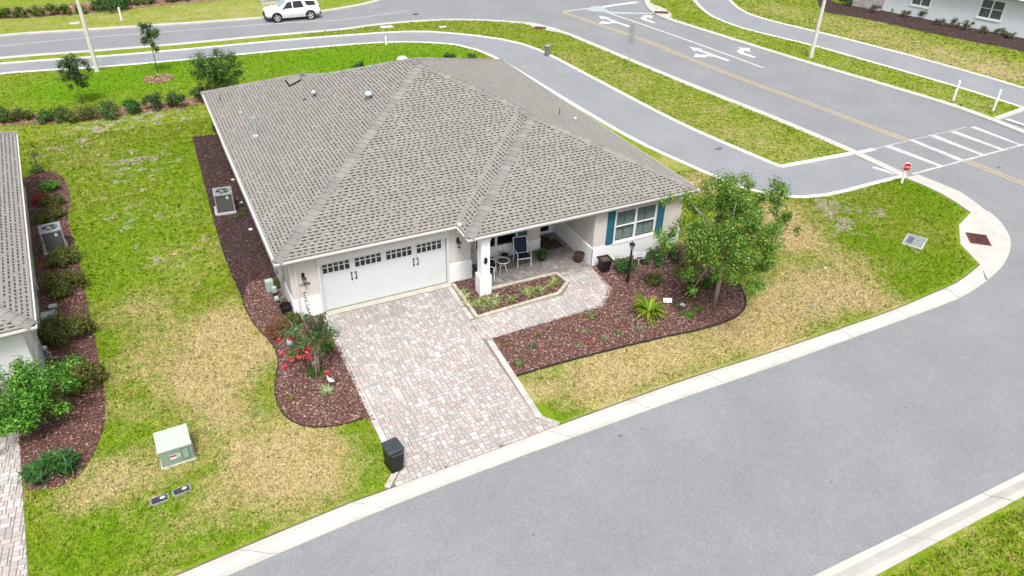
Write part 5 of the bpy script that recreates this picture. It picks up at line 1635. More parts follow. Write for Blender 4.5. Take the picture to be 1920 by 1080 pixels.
HOLES.append(BED_H)
grass(RV, (36, 52, 2, 42), 45, .04, "grass blades on the strip with the white posts", 7, .05)
grass(RP_UP + [(150, 0), (150, 90)], (44, 70, 0, 42), 40, .045, "grass blades on the lawn below the pale blue house", 8, .06)
# ================================================================ THINGS
def vbox(m, *a, **k): m.bevbox(*a, **k)

# wheelie bin
bn = empty("wheelie_bin", (1.88, -8.42, .022), math.radians(8), "black wheelie bin at the kerb end of the driveway", "bin")
m = MB(); m.bevbox(-.22, .22, -.26, .26, .03, .90, .03, taper=.05); m.build("body", M_BLACK, bn)
lid = MB(); lid.bevbox(-.29, .29, -.31, .33, .905, .985, .035)
for x in (-.16, 0, .16): lid.bevbox(x - .045, x + .045, -.24, .25, .98, 1.0, .012)
M_LID = plain("bin_lid", (.045, .052, .062), .5, .12, 6)
ld = lid.build("lid", M_LID, bn)
m = MB(); m.tube([(-.20, -.30, .88), (-.20, -.37, .86), (.20, -.37, .86), (.20, -.30, .88)], .014, 6); m.build("handle", M_DGREY, bn)
for s in (-1, 1):
    m = MB(); m.lathe([(.11, -.03), (.11, .03)], 0, 0, 14); m.v = [(s * .2 + c, .22 + a, .11 + b) for a, b, c in m.v]; m.build("wheel", M_BLACK, bn)

bn.scale = (.86, .86, .9)
# air conditioners
def ac_unit(p, rz, label, cat="air conditioner"):
    t = empty("air_conditioner", p, rz, label, cat, "air conditioners beside the two houses")
    t.scale = (.95, .95, 1.12)
    m = MB(); m.bevbox(-.52, .45, -.46, .46, 0, .09, .015); m.build("pad", plain("ac_pad", (.42, .42, .41), .85, .1, 3), t)
    m = MB(); m.bevbox(-.37, .37, -.37, .37, .092, .84, .03); m.build("cabinet", M_DGREY, t)
    m = MB()
    for i in range(13):
        z = .15 + i * .052
        for a, b, c, d in ((-.378, .378, -.384, -.371), (-.378, .378, .371, .384)): m.box(a * .88, b * .88, c, d, z, z + .018)
        for c, d in ((-.384, -.371), (.371, .384)): m.box(c, d, -.33, .33, z, z + .018)
    m.build("grille_bars", plain("ac_bars", (.13, .135, .135), .5, .1), t)
    for sx in (-1, 1):
        for sy in (-1, 1):
            m = MB(); m.box(sx * .39 - .03, sx * .39 + .03, sy * .39 - .03, sy * .39 + .03, .09, .845); m.build("corner_post", M_GREYP, t)
    m = MB()
    # top with a round opening
    n = 24
    for k in range(n):
        a0, a1 = 2 * PI * k / n, 2 * PI * (k + 1) / n
        def sq(a): 
            c, s = math.cos(a), math.sin(a); q = .425 / max(abs(c), abs(s)); return (c * q, s * q)
        i0, i1 = (math.cos(a0) * .30, math.sin(a0) * .30), (math.cos(a1) * .30, math.sin(a1) * .30)
        o0, o1 = sq(a0), sq(a1)
        m.poly([(*i0, .90), (*o0, .90), (*o1, .90), (*i1, .90)]); m.poly([(*o0, .90), (*o0, .845), (*o1, .845), (*o1, .90)]); m.poly([(*i0, .90), (*i1, .90), (*i1, .85), (*i0, .85)])
    m.build("top_cover", plain("ac_top", (.25, .26, .27), .5, .06), t)
    m = MB(); m.lathe([(.295, .842), (.295, .846)], 0, 0, 20); m.build("fan_well", M_BLACK, t)
    m = MB()
    for k in range(4):
        a = k * PI / 2 + .3; c, s = math.cos(a), math.sin(a)
        m.poly([(c * .06 - s * .02, s * .06 + c * .02, .862), (c * .27 - s * .10, s * .27 + c * .10, .856), (c * .27 + s * .06, s * .27 - c * .06, .872), (c * .06 + s * .03, s * .06 - c * .03, .87)])
    m.lathe([(.07, .852), (.07, .885), (.03, .89)], 0, 0, 12); m.build("fan", M_GREYP, t)
    m = MB()
    for r in (.1, .16, .22, .28):
        m.tube([(math.cos(k * PI / 10) * r, math.sin(k * PI / 10) * r, .906) for k in range(21)], .005, 4, cap=False)
    m.build("fan_guard", M_DGREY, t)
    m = MB(); m.box(.10, .22, -.39, -.386, .66, .80); m.build("label_plate", M_LGREY, t)
    m = MB(); m.tube([(.3, .3, .3), (.5, .35, .25), (.75, .35, .1)], .025, 6); m.build("coolant_pipe", M_BLACK, t)
ac_unit((-.05, 9.75, .012), math.radians(-4), "grey air conditioner in the dark mulch beside the corner house")
ac_unit((-6.95, 9.05, .012), math.radians(6), "grey air conditioner in the bed beside the neighbouring house")

# pad-mounted transformer
tf = empty("transformer_box", (-3.72, -5.30, 0), math.radians(2), "pale green utility transformer box on the dead grass", "transformer")
m = MB(); m.bevbox(-.47, .47, -.42, .42, 0, .05, .01); m.build("pad", M_CONC, tf)
m = MB()
def prof_ext(m, prof, x0, x1):
    n = len(prof)
    vs = [(x0, y, z) for y, z in prof] + [(x1, y, z) for y, z in prof]
    fs = [tuple(range(n - 1, -1, -1)), tuple(range(n, 2 * n))] + [(i, (i + 1) % n, n + (i + 1) % n, n + i) for i in range(n)]
    m.raw(vs, fs)
prof_ext(m, [(-.40, .05), (.40, .05), (.40, .66), (.36, .72), (-.36, .66), (-.40, .62)], -.435, .435); m.build("cabinet", M_GREEN_SHADE, tf)
m = MB(); prof_ext(m, [(-.42, .60), (-.43, .665), (-.36, .69), (.38, .75), (.43, .70), (.43, .63)], -.455, .455); m.build("lid", M_GREEN, tf)
m = MB(); m.box(.13, .36, -.418, -.402, .16, .56); m.build("hasp_panel", plain("hasp_green", (.15, .22, .17), .5, .05), tf)
m = MB(); m.box(.17, .32, -.424, -.419, .2, .52); m.build("hasp_recess", plain("hasp_green2", (.28, .38, .3), .5, .05), tf)
m = MB(); m.box(-.17, -.01, -.406, -.4015, .26, .42); m.build("warning_label", M_WHITE, tf)
m = MB(); m.box(-.165, -.015, -.409, -.4065, .345, .41); m.build("warning_stripe", M_RED, tf)
m = MB(); m.box(.0, .11, -.406, -.4015, .28, .42); m.build("notice_label", M_LGREY, tf)
m = MB(); m.lathe([(.035, 0), (.035, .004)], 0, 0, 12); m.v = [(-.06 + a, -.402 - c, .52 + b) for a, b, c in m.v]; m.build("round_badge", M_GREYP, tf)

# valve boxes in the lawn
def valve_box(p, rz, label):
    t = empty("valve_box", p, rz, label, "valve box", "valve boxes in the near lawn")
    t.scale = (.82, .85, 1)
    def rrect(w, h, r, n=5):
        o = []
        for cx, cy, a0 in ((w - r, h - r, 0), (-w + r, h - r, PI / 2), (-w + r, -h + r, PI), (w - r, -h + r, 1.5 * PI)):
            for k in range(n): a = a0 + PI / 2 * k / (n - 1); o.append((cx + math.cos(a) * r, cy + math.sin(a) * r))
        return o
    m = MB(); m.prism(rrect(.30, .165, .10), 0, .045); m.build("rim", M_GREYP, t)
    m = MB(); m.prism(rrect(.255, .125, .05), .04, .052); m.build("lid", plain("dark_lid", (.035, .037, .045), .7, .2, 12), t)
    m = MB(); m.prism([(.10 + math.cos(k * PI / 8) * .085, .03 + math.sin(k * PI / 8) * .05) for k in range(16)], .05, .056); m.build("lid_plate", M_WHITE, t)
    m = MB(); m.prism([(-.17 + math.cos(k * PI / 5) * .02, -.02 + math.sin(k * PI / 5) * .02) for k in range(10)], .05, .055); m.build("bolt", M_BLACK, t)
valve_box((-4.33,-6.87,0), math.radians(5), "dark valve box lid in the lawn, further from the street kerb")
valve_box((-3.75,-6.78,0), math.radians(6), "dark valve box lid with paler rim, beside the driveway end")

# water meter lid by the corner
wm = empty("meter_lid", (27.29,-5.32,0), math.radians(27), "grey concrete meter cover set in the corner lawn", "meter cover")
m = MB(); m.bevbox(-.60, .60, -.43, .43, 0, .04, .015); m.build("collar", plain("pale_rim", (.42, .42, .41), .85, .08), wm)
m = MB(); m.bevbox(-.53, .53, -.37, .37, .035, .052, .006); m.build("cover", plain("grey_cover", (.24, .25, .27), .8, .18, 4, fine=.2, bscale=25), wm)
m = MB(); m.bevbox(-.36, .26, .06, .28, .05, .068, .006); m.build("reader_lid", plain("dark_lid2", (.10, .10, .115), .7, .2, 8), wm)
m = MB(); m.lathe([(.03, .05), (.03, .058)], .05, -.1, 8); m.build("bolt", M_BLACK, wm)

# storm drain grates
def grate(p, rz, w, d, label, two=True, z=.012):
    t = empty("drain_grate", (p[0], p[1], z), rz, label, "drain grate", "storm drain grates")
    m = MB(); m.box(-w / 2, w / 2, -d / 2, d / 2, .001, .004); m.build("pit", M_BLACK, t)
    m = MB(); m.box(-w / 2, w / 2, -d / 2, -d / 2 + .05, .004, .03); m.box(-w / 2, w / 2, d / 2 - .05, d / 2, .004, .03)
    for x in (-w / 2, -.025, w / 2 - .05): m.box(x, x + .05, -d / 2 + .05, d / 2 - .05, .004, .03)
    m.build("frame", M_RUST, t)
    x = -w / 2 + .09
    while x < w / 2 - .07:
        if abs(x) > .06:
            m = MB(); m.box(x - .018, x + .018, -d / 2 + .05, d / 2 - .05, .006, .026); m.build("bar", M_RUST, t)
        x += .075
grate((30.16,-6.37,0), math.radians(-41), .86, 1.0, "rusty double storm drain grate in the corner apron")
grate((28.29,32.48,0), math.radians(-38), .95, .6, "rusty storm drain grate on the bend of the near kerb", z=.026)
grate((40.94,33.2,0), math.radians(-30), 1.2, .7, "rusty storm drain grate at the far mouth of main road", z=.026)

# lamp post in the right bed
lp_ = empty("lamp_post", (13.54,-2.92,0), 0, "black lamp post with lantern in the right bed", "lamp post")
m = MB(); m.lathe([(.06, 0), (.06, .5), (.045, .55), (.038, 1.55), (.045, 1.58), (.06, 1.60)], 0, 0, 12); m.build("post", M_BLACK, lp_)
m = MB(); m.lathe([(.06, 1.60), (.075, 1.62), (.10, 1.80)], 0, 0, 6); m.build("lantern_glass", mat_glass("frosted", (.45, .46, .47), .8), lp_)
m = MB()
for k in range(6):
    a = k * PI / 3; m.tube([(math.cos(a) * .077, math.sin(a) * .077, 1.62), (math.cos(a) * .103, math.sin(a) * .103, 1.81)], .006, 4)
m.lathe([(.135, 1.80), (.12, 1.825), (.05, 1.89), (.02, 1.91), (.02, 1.94), (.004, 1.97)], 0, 0, 6); m.build("lantern_cap", M_BLACK, lp_)

# yard sign
ys = empty("yard_sign", (14.71,-1.98,0), math.radians(-18), "white yard sign with blue lettering on a stake right of the lamp post", "sign")
m = MB(); m.box(-.26, .26, -.008, .008, .32, .66); m.build("panel", M_WHITE, ys)
m = MB(); m.box(-.02, .02, .009, .02, 0, .6); m.build("stake", M_LGREY, ys)
M_BLUE = plain("sign_blue", (.03, .06, .22), .6, .05)
m = MB(); m.box(-.13, .13, -.012, -.0085, .345, .43); m.build("blue_band", M_BLUE, ys)
m = MB(); m.box(-.15, .16, -.0115, -.0085, .52, .545); m.box(-.13, .10, -.0115, -.0085, .575, .595); m.box(-.2, -.13, -.0115, -.0085, .47, .49); m.build("printed_lines", plain("sign_grey_blue", (.3, .36, .5), .6, .05), ys)
sg2 = empty("small_sign", (14.1,-4.86,0), math.radians(-25), "small blank white sign beside the sago palm", "sign")
m = MB(); m.box(-.17, .17, -.006, .006, .12, .27); m.v = [(a, b - (c - .12) * -.6, c) for a, b, c in m.v]; m.build("panel", M_WHITE, sg2)
m = MB(); m.box(-.012, .012, .007, .02, 0, .15); m.build("stake", M_LGREY, sg2)
rock = MB(); rock.lathe([(.07, 0), (.11, .04), (.09, .1), (.03, .13)], 0, 0, 7)
rk = rock.build("white_stone", M_CONC); rk.location = (14.59,-5.16,0); tag(rk, "white stone beside the leafy clump near the small sign", "stone")

# egret ornament in the left bed
eg = empty("egret_ornament", (1.16,-4.17,0), .5, "white egret ornament standing behind the striped rosette", "ornament")
m = MB(); m.tube([(0, -.16, .30), (0, -.08, .27), (0, .02, .24), (0, .1, .26), (0, .17, .30)], [.012, .05, .075, .05, .015], 8); m.build("body", M_WHITE, eg, True)
m = MB(); m.tube([(0, .13, .29), (0, .19, .36), (0, .14, .43), (0, .16, .50), (0, .21, .52)], [.035, .022, .018, .02, .022], 8); m.tube([(0, .21, .52), (0, .31, .505)], [.012, .003], 6); m.build("neck_and_head", M_WHITE, eg, True)
for s in (-1, 1):
    m = MB(); m.tube([(s * .03, .02, .2), (s * .035, .0, .1), (s * .03, .02, 0)], .007, 5); m.build("leg", M_DGREY, eg)
# white figurine hanging among the crape myrtle stems
fg = MB(); fg.tube([(-.06, 0, .42), (0, 0, .5), (.04, .02, .62), (.0, 0, .7)], [.02, .05, .04, .02], 7); fg.tube([(-.02, 0, .5), (-.14, -.02, .46)], [.03, .008], 6)
fo = fg.build("bird_figurine", M_WHITE, None, True); fo.location = (0.88,-3.33,0); tag(fo, "white bird figurine hanging on the crape myrtle stems", "ornament")
gl = MB(); gl.lathe([(.02, .55), (.1, .6), (.13, .7), (.1, .8), (.02, .85)], 0, 0, 12); go = gl.build("gazing_ball", plain("gazing", (.4, .42, .5), .15, .1), None, True); go.location = (0.33,-2.21,0); tag(go, "small pale grey ball among the red flowers", "ornament")
m = MB(); m.tube([(0, 0, 0), (0, 0, .57)], .012, 6); m.build("ball_stake", M_DGREY, go)

# black pot by the house corner
pt = empty("plant_pot", (0.72,0.44,0), 0, "empty black plastic pot at the front left house corner", "pot")
m = MB(); m.lathe([(.17, 0), (.23, .38), (.255, .38), (.255, .42), (.22, .42), (.2, .3)], 0, 0, 18); m.build("pot", M_BLACK, pt, False)

# utility meters on the left wall
um = empty("utility_meter", (.93, 1.55, 0), 0, "cluster of utility meters and pale green boxes at the left wall", "utility meter")
m = MB(); m.box(-.16, -.003, -.2, .18, .9, 1.5); m.build("meter_box", M_LGREY, um)
m = MB(); m.lathe([(.11, 0), (.11, .08), (.07, .12)], 0, 0, 14); m.v = [(-.16 - c, a, 1.28 + b) for a, b, c in m.v]; m.build("meter_dial", plain("meter_glass", (.2, .22, .25), .1, .1), um)
for i, (y, x, z, sx, sy) in enumerate(((.75, -.46, .5, .15, .11), (.32, -.36, .42, .09, .09), (-.25, -.4, .32, .08, .07))):
    m = MB(); m.bevbox(x - sx, x + sx, y - sy, y + sy, 0 if i == 0 else .2, z, .02); m.build("green_box", plain("mint_box", (.36, .47, .42), .6, .06), um)
m = MB(); m.tube([(-.1, -.3, 0), (-.1, -.3, 1.1), (-.1, -.1, 1.2)], .025, 6); m.tube([(-.12, .05, 0), (-.12, .05, .9)], .03, 6); m.tube([(-.3, -.45, 0), (-.3, -.45, .35), (-.05, -.45, .45)], .022, 6); m.build("conduit", M_GREYP, um)
for i, (p, l) in enumerate([((0.75,12.92,0), "white yard drain beyond the air conditioner"), ((0.69,10.26,0), "white yard drain right of the air conditioner"), ((0.64,7.5,0), "white yard drain nearer than the air conditioner")]):
    m = MB(); m.lathe([(.09, 0), (.09, .05), (.05, .07)], 0, 0, 10); o = m.build("yard_drain", M_TRIM); o.location = p; tag(o, l, "yard drain", "yard drains in the side bed")
# irrigation boxes in the neighbour's bed
for i, (p, w, l) in enumerate([((-7.17,3.91,0), .26, "mint green irrigation lid beside the largest olive shrub"), ((-7.04,4.44,0), .14, "small mint lid beyond the larger mint lid")]):
    m = MB(); m.bevbox(-w, w, -w * .75, w * .75, 0, .10, .02); o = m.build("irrigation_lid", plain("mint_box", (.36, .47, .42), .6, .06)); o.location = p; tag(o, l, "lid", "mint irrigation lids")
hb = empty("hose_bib", (-7.12,1.04,0), 0, "grey pipes and taps at the corner of the neighbouring house", "pipework")
m = MB()
m.tube([(0, 0, 0), (0, 0, .6), (-.2, .1, .65)], .03, 6); m.tube([(.12, -.15, 0), (.12, -.15, .4), (0, 0, .45)], .025, 6); m.build("pipes", M_GREYP, hb)
m = MB(); m.lathe([(.08, .5), (.08, .58), (.03, .62)], 0, 0, 10); m.build("valve", M_GALV, hb)

# porch furniture
def patio_chair(p, rz, label):
    t = empty("patio_chair", p, rz, label, "chair", "navy sling chairs on the porch")
    # faces -Y
    for s in (-1, 1):
        x = s * .29
        m = MB(); m.tube([(x, -.30, 0), (x, -.28, .40), (x, -.27, .60), (x, -.05, .64), (x, .22, .63)], .018, 7); m.build("front_leg_and_arm", M_WHITE, t)
        m = MB(); m.tube([(x, .30, 0), (x, .22, .40), (x, .30, .75), (x, .40, 1.06)], .018, 7); m.build("back_leg_and_post", M_WHITE, t)
    m = MB(); m.tube([(-.29, -.29, .40), (.29, -.29, .40)], .018, 7); m.tube([(-.29, .40, 1.06), (.29, .40, 1.06)], .018, 7); m.tube([(-.29, .22, .40), (.29, .22, .40)], .016, 7); m.build("cross_rails", M_WHITE, t)
    m = MB()
    sec = [(-.29, .415), (-.1, .385), (.1, .38), (.21, .40), (.27, .60), (.33, .83), (.40, 1.05)]
    for i in range(len(sec) - 1):
        (y0, z0), (y1, z1) = sec[i], sec[i + 1]
        m.raw([(-.27, y0, z0), (.27, y0, z0), (.27, y1, z1), (-.27, y1, z1), (-.27, y0 + .01, z0 - .012), (.27, y0 + .01, z0 - .012), (.27, y1 + .01, z1 - .012), (-.27, y1 + .01, z1 - .012)], [(0, 1, 2, 3), (7, 6, 5, 4), (0, 3, 7, 4), (1, 5, 6, 2)])
    m.build("sling", M_NAVY, t)
patio_chair((10.32, .12, .022), math.radians(-8), "navy blue sling chair facing out beside the round porch table")
patio_chair((8.62, -.18, .022), math.radians(58), "navy blue sling chair half hidden behind the porch column")
tb = empty("side_table", (9.36, -.02, .022), 0, "small round white metal table between the porch chairs", "table")
m = MB(); m.tube([(math.cos(k * PI / 12) * .26, math.sin(k * PI / 12) * .26, .46) for k in range(25)], .022, 8, cap=False); m.build("rim", M_WHITE, tb)
m = MB(); m.lathe([(.245, .455), (.245, .463)], 0, 0, 24); m.build("glass_top", mat_glass("table_glass", (.12, .14, .14), .6), tb)
for k in range(4):
    a = k * PI / 2 + .5; m = MB(); m.tube([(math.cos(a) * .24, math.sin(a) * .24, .45), (math.cos(a) * .13, math.sin(a) * .13, .30), (math.cos(a) * .15, math.sin(a) * .15, .15), (math.cos(a) * .24, math.sin(a) * .24, 0)], .015, 6); m.build("leg", M_WHITE, tb)
m = MB(); m.tube([(math.cos(k * PI / 6) * .13, math.sin(k * PI / 6) * .13, .28) for k in range(13)], .01, 6, cap=False); m.build("ring", M_WHITE, tb)
def potted(p, r, h, cols, n, L, label, mat, seed, w=.03):
    t = empty("potted_plant", p, 0, label, "potted plant")
    m = MB(); m.lathe([(r * .65, 0), (r * .95, h * .6), (r, h), (r * .85, h), (r * .8, h * .8)], 0, 0, 16); m.build("pot", mat, t, False)
    rng = np.random.default_rng(seed)
    v, c = blades(n, L, w, .75, cols, rng, 1.0, .8); v[:, 2] += h * .85
    link("leaves", np_mesh("leaves", v, 4, c, M_LEAF), t)
potted((11.2, .05, .022), .2, .32, G_DARK, 70, .62, "potted leafy plant right of the upright navy chair", M_BLACK, 300)
potted((9.05, .55, .022), .14, .3, [(.03, .06, .03), (.05, .07, .04)], 16, .6, "small dark potted plant behind the round table", M_BLACK, 301)
potted((9.75, .6, .022), .15, .3, [(.02, .04, .03), (.04, .06, .04)], 22, .5, "dark potted plant against the porch window wall", M_BROWNP, 302)
potted((11.8, 1.0, .022), .26, .36, [(.03, .05, .02), (.08, .05, .03)], 14, .3, "wide dark pot beside the front door mat", M_BROWNP, 303)
bw = empty("ceramic_pot", (12.55, -.72, .022), 0, "brown glazed pot by the porch corner", "pot")
m = MB(); m.lathe([(.12, 0), (.20, .18), (.23, .34), (.235, .40), (.205, .40), (.19, .32)], 0, 0, 20); m.build("pot", M_BROWNP, bw, False)
m = MB(); m.lathe([(.19, .30), (.19, .33)], 0, 0, 16); m.build("soil", M_MULB, bw)
bp = empty("square_planter", (13.18, -1.72, .012), math.radians(-4), "square black planter at the corner of the right wing", "planter")
m = MB(); m.bevbox(-.17, .17, -.17, .17, 0, .52, .015, taper=.045); m.build("body", M_BLACK, bp)
m = MB(); m.box(-.26, .26, -.26, -.19, .52, .57); m.box(-.26, .26, .19, .26, .52, .57); m.box(-.26, -.19, -.19, .19, .52, .57); m.box(.19, .26, -.19, .19, .52, .57); m.build("rim", M_BLACK, bp)
m = MB(); m.box(-.188, .188, -.188, .188, .52, .535); m.build("soil", M_MULR, bp)
mt = MB(); mt.box(11.75, 12.6, .62, 1.3, .028, .042); mo = mt.build("door_mat", plain("mat_brown", (.05, .03, .022), .95, .3, 20)); tag(mo, "dark brown door mat on the porch before the front door", "mat")
orn = empty("wall_ornament", (7.98, -1.352, 1.55), 0, "dark metal ornament hung on the porch column", "ornament")
m = MB()
m.prism([(0, -.17), (.04, -.1), (.09, -.06), (.05, 0), (.09, .07), (.04, .09), (.02, .17), (-.02, .17), (-.05, .1), (-.08, .06), (-.05, 0), (-.09, -.05), (-.04, -.1)], 0, .02); m.v = [(a, -c, b) for a, b, c in m.v]; m.build("cutout", M_BLACK, orn)
m = MB(); m.tube([(0, -.02, -.1), (0, -.05, 0), (0, -.02, .1)], [.015, .025, .015], 6); m.build("relief", M_BLACK, orn)

# stop sign for the cart path
ss = empty("stop_sign", (31.82,-0.73,0), math.radians(-42), "small red octagonal stop sign on a white post at the path end", "stop sign")
m = MB(); m.box(-.05, .05, -.05, .05, 0, 1.12); m.build("post", M_WHITE, ss)
R8 = .205
m = MB(); m.prism([(math.cos(PI / 8 + k * PI / 4) * (R8 + .022), math.sin(PI / 8 + k * PI / 4) * (R8 + .022)) for k in range(8)], 0, .012, bottom=True); m.v = [(a, -.052 - c, .92 + b) for a, b, c in m.v]; m.build("white_border", M_WHITE, ss)
m = MB(); m.prism([(math.cos(PI / 8 + k * PI / 4) * R8, math.sin(PI / 8 + k * PI / 4) * R8) for k in range(8)], 0, .006, bottom=True); m.v = [(a, -.066 - c, .92 + b) for a, b, c in m.v]; m.build("red_face", M_RED, ss)
lettering("STOP", .15, (0, -.0735, .868), (PI / 2, 0, 0), M_WHITE, "lettering", ss, .001)

# white posts
for p, h, l in [((45.62,6.91,0), 1.32, "white post in the grass strip, the further one from the corner"), ((46.39,4.58,0), 1.35, "white post in the grass strip, nearest the right edge"), ((15.06,32.49,0), .62, "short white post beside the path behind the roof"), ((-2.57,46.78,0), 1.0, "white post in the lawn across the road")]:
    t = empty("white_post", p, 0, l, "post", "white posts along the paths")
    m = MB(); m.lathe([(.075, 0), (.075, h - .05), (.06, h)], 0, 0, 10); m.build("post", M_WHITE, t)
    m = MB(); m.lathe([(.1, 0), (.1, .015)], 0, 0, 10); m.build("base_collar", M_CONC, t)

# street sign and pedestal on the grass strip
sn = empty("street_sign", (29.4,21.05,0), math.radians(-60), "thin pole with two grey sign plates seen from behind", "sign")
m = MB(); m.tube([(0, 0, 0), (0, 0, 3.05)], .03, 8); m.build("pole", M_GALV, sn)
for z0, z1, w in ((2.35, 3.0, .19), (1.65, 2.28, .22)):
    m = MB(); m.box(-w, w, -.05, -.035, z0, z1); m.build("plate", plain("plate_back", (.32, .35, .36), .5, .1), sn)
pd = empty("utility_pedestal", (25.29,25.7,0), .4, "short grey green utility pedestal beside the path bend", "pedestal")
m = MB(); m.bevbox(-.16, .16, -.16, .16, 0, .62, .02); m.build("body", plain("pedestal", (.17, .18, .15), .7, .1), pd)
m = MB(); m.bevbox(-.19, .19, -.19, .19, .622, .72, .03); m.build("cap", M_GREYP, pd)
# tall street lights
for p, rz, l in [((-4.72,33.46,0), math.radians(100), "tall pale street light pole beside the path at left"), ((43.68,17.76,0), math.radians(-150), "tall pale street light pole beside the main road at right")]:
    t = empty("street_light", p, rz, l, "street light", "street lights")
    m = MB(); m.lathe([(.17, 0), (.15, .4), (.145, .42), (.085, 8.6), (.05, 8.7)], 0, 0, 14); m.build("pole", M_POLE, t)
    m = MB(); m.tube([(0, 0, 8.3), (.5, 0, 8.6), (1.6, 0, 8.75)], [.04, .035, .03], 8); m.build("arm", M_LGREY, t)
    m = MB(); m.bevbox(1.5, 2.15, -.14, .14, 8.68, 8.82, .03); m.build("lamp_head", M_LGREY, t)
# small bits lying in the grass
for i, (p, l) in enumerate([((-5.98,47.01,0), "pale slab in the lawn across the road"), ((20.91,35.62,0), "pale lid in the verge at the bend of the road"), ((16.66,37.23,0), "low pale marker row in the verge left of the bend"), ((21.83,-5.36,0), "white scrap in the dead grass of the corner lawn")]):
    m = MB(); s = (.35, .3, .5, .07)[i]; m.bevbox(-s, s, -s * .6, s * .6, 0, .06, .015); o = m.build("ground_slab", M_CONC); o.location = p; tag(o, l, "slab")

# ---------------------------------------------------------------- white car
car = empty("car", ((8.95 + 11.69) / 2, 42.95, Z_ROAD), PI + math.radians(-1), "white sport utility vehicle on the road at the top left", "car")
car.scale = (.93, .93, .93)
M_CAR = plain("car_white", (.80, .81, .82), .22, .01, 1, spec=.6)
M_TRIMB = plain("car_black", (.012, .012, .013), .5, .1)
M_CGL = mat_glass("car_glass", (.012, .014, .022), .97)
ST = [(-2.42, .58, .80, .95, .72, 1.00), (-2.36, .45, .90, 1.04, .74, 1.22), (-2.18, .38, .95, 1.08, .72, 1.62), (-1.6, .35, .97, 1.09, .71, 1.73), (-.3, .35, .97, 1.07, .71, 1.76), (.30, .35, .97, 1.06, .71, 1.72), (.52, .35, .97, 1.06, .72, 1.64),
      (1.20, .35, .97, 1.06, .82, 1.12), (1.85, .38, .96, 1.03, .80, 1.07), (2.25, .40, .91, .93, .74, .98), (2.40, .48, .80, .78, .66, .84)]
m = MB()
rings = []
for x, zb, w, zs, wt, zt in ST:
    half = [(0, zb), (w * .9, zb), (w, zb + .14), (w, zs - .18), (w * .965, zs), (wt, zt), (wt * .55, zt + .035), (0, zt + .05)]
    rings.append([(x, -y, z) for y, z in half] + [(x, y, z) for y, z in half[-2:0:-1]])
k = len(rings[0])
vs = [p for r in rings for p in r]
fs = [(i * k + j, i * k + (j + 1) % k, (i + 1) * k + (j + 1) % k, (i + 1) * k + j) for i in range(len(rings) - 1) for j in range(k)]
fs += [tuple(range(k - 1, -1, -1)), tuple(range((len(rings) - 1) * k, len(rings) * k))]
m.raw(vs, fs); body = m.build("body", M_CAR, car)
for pol in body.data.polygons: pol.use_smooth = True
def side_pt(x, t, s, off=.012):
    """point on the greenhouse side at length x, t from shoulder to roof"""
    for a, b in zip(ST, ST[1:]):
        if a[0] <= x <= b[0]:
            q = (x - a[0]) / (b[0] - a[0]); v_ = [a[i] + (b[i] - a[i]) * q for i in range(6)]
            y0, z0, y1, z1 = v_[2] * .965, v_[3], v_[4], v_[5]
            return (x, s * (y0 + (y1 - y0) * t + off), z0 + (z1 - z0) * t)
for s in (-1, 1):
    for a, b, c, d, nm in ((.95, .12, .42, .42, "front_side_window"), (-.02, -.92, -.02, -.85, "rear_side_window"), (-1.02, -2.05, -1.0, -1.95, "quarter_window")):
        if nm == "front_side_window": P = [side_pt(.92, .1, s), side_pt(.05, .06, s), side_pt(.05, .86, s), side_pt(.45, .86, s)]
        elif nm == "rear_side_window": P = [side_pt(-.03, .06, s), side_pt(-.98, .06, s), side_pt(-.80, .86, s), side_pt(-.03, .86, s)]
        else: P = [side_pt(-1.25, .22, s), side_pt(-2.02, .25, s), side_pt(-1.95, .82, s), side_pt(-1.05, .84, s)]
        q = MB(); q.poly(P); q.build(nm, M_CGL, car)
    q = MB(); q.tube([(.88, s * .95, 1.10), (.84, s * 1.08, 1.14)], [.05, .07], 6); q.build("mirror", M_TRIMB, car)
    q = MB(); q.box(-1.05, 1.05, s * .965 - .02, s * .965 + .02, .33, .44); q.build("sill_trim", M_LGREY, car)
    for xx in (.35, -.55):
        q = MB(); q.box(xx - .1, xx + .1, s * .972 - .012, s * .972 + .012, .93, .955); q.build("door_handle", M_LGREY, car)
    q = MB(); q.bevbox(2.16, 2.34, s * .70 - .13, s * .70 + .13, .80, .90, .02); q.build("headlight", plain("headlight", (.55, .58, .6), .1, .05), car)
    q = MB(); q.bevbox(-2.43, -2.25, s * .78 - .1, s * .78 + .1, .98, 1.14, .02); q.build("tail_light", plain("tail_red", (.25, .012, .012), .2, .05), car)
q = MB(); q.poly([(.545, -.64, 1.665), (.545, .64, 1.665), (1.17, .75, 1.175), (1.17, -.75, 1.175)]); q.v = [(x, y, z + .03) for x, y, z in q.v]; q.build("windscreen", plain("screen_sky", (.30, .38, .40), .08, .05, spec=.7), car)  # sky reflection put into the windscreen colour
q = MB(); q.poly([(-2.23, -.6, 1.58), (-2.23, .6, 1.58), (-2.40, .62, 1.18), (-2.40, -.62, 1.18)]); q.v = [(x - .03, y, z) for x, y, z in q.v]; q.build("rear_window", M_CGL, car)
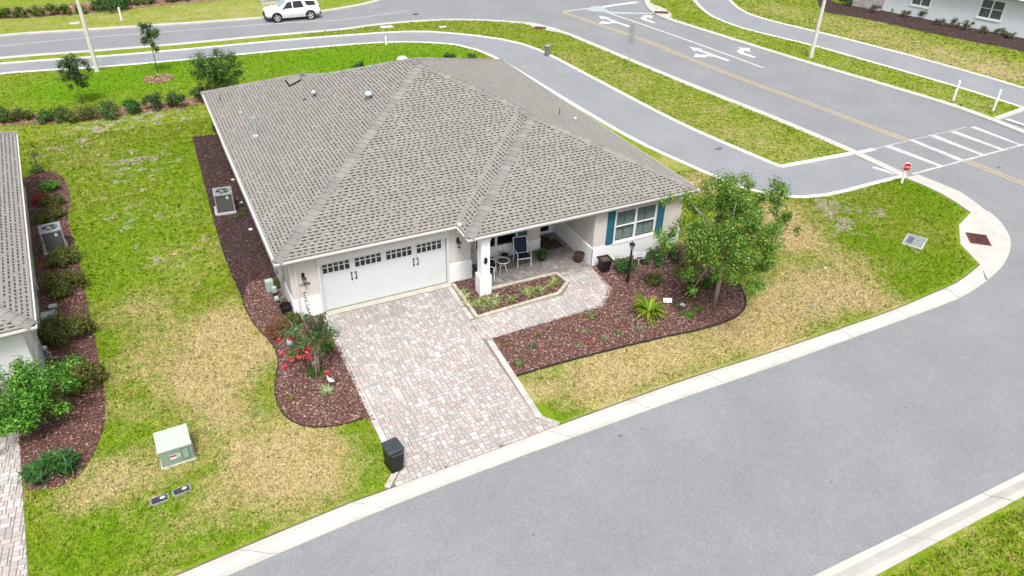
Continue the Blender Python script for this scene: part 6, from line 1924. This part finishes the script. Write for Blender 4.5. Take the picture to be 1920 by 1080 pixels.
q = MB(); q.box(2.33, 2.45, -.72, .72, .36, .52); q.box(-2.46, -2.33, -.8, .8, .40, .62); q.build("bumper_trim", M_TRIMB, car)
q = MB(); q.box(2.32, 2.425, -.48, .48, .60, .78); q.build("grille", M_TRIMB, car)
for s in (-1, 1):
    q = MB(); q.tube([(-1.7, s * .62, 1.80), (-.2, s * .62, 1.83), (.3, s * .62, 1.78)], .022, 6); q.build("roof_rail", M_LGREY, car)
for x in (-1.47, 1.47):
    for s in (-1, 1):
        q = MB(); q.lathe([(.46, 0), (.46, .05), (.42, .055)], 0, 0, 22); q.v = [(x + a, s * (.93 + c), .40 + b) for a, b, c in q.v]; q.build("wheel_arch", M_TRIMB, car)
        w_ = empty("wheel", (x, s * .90, .39)); w_.parent = car
        q = MB(); q.lathe([(.30, .0), (.38, .0), (.39, .03), (.39, .10), (.36, .125), (.27, .125), (.26, .1)], 0, 0, 22); q.v = [(a, s * c, b) for a, b, c in q.v]; q.build("tyre", M_TRIMB, w_)
        q = MB()
        for kk in range(5):
            a = kk * 2 * PI / 5
            q.obox((math.cos(a) * .03 + math.sin(a) * .035, s * .112, math.sin(a) * .03 - math.cos(a) * .035), (math.cos(a) * .22, 0, math.sin(a) * .22), (-math.sin(a) * .07, 0, math.cos(a) * .07), (0, s * .012, 0))
        q.lathe([(.07, .10), (.07, .13), (.03, .135)], 0, 0, 10); 
        q2 = MB(); q2.lathe([(.23, .095), (.265, .128), (.27, .118), (.245, .095)], 0, 0, 20); q.raw(q2.v, q2.f[:-2])
        n0 = len(q.v)
        q.v = [(a, b, c) if i < 40 else (a, s * c, b) for i, (a, b, c) in enumerate(q.v)]
        q.build("rim", M_LGREY, w_)
# box-like sign stump behind the car
bx3 = empty("planter_wall", (9.95,48.33,0), math.radians(2), "low cream block in the straw behind the white car", "block")
m = MB(); m.bevbox(-1.2, 1.6, -.25, .25, 0, .35, .02); m.build("block", M_CONC, bx3)
m = MB(); m.box(-1.25, 1.65, -.3, .3, .352, .40); m.build("coping", M_KERB, bx3)
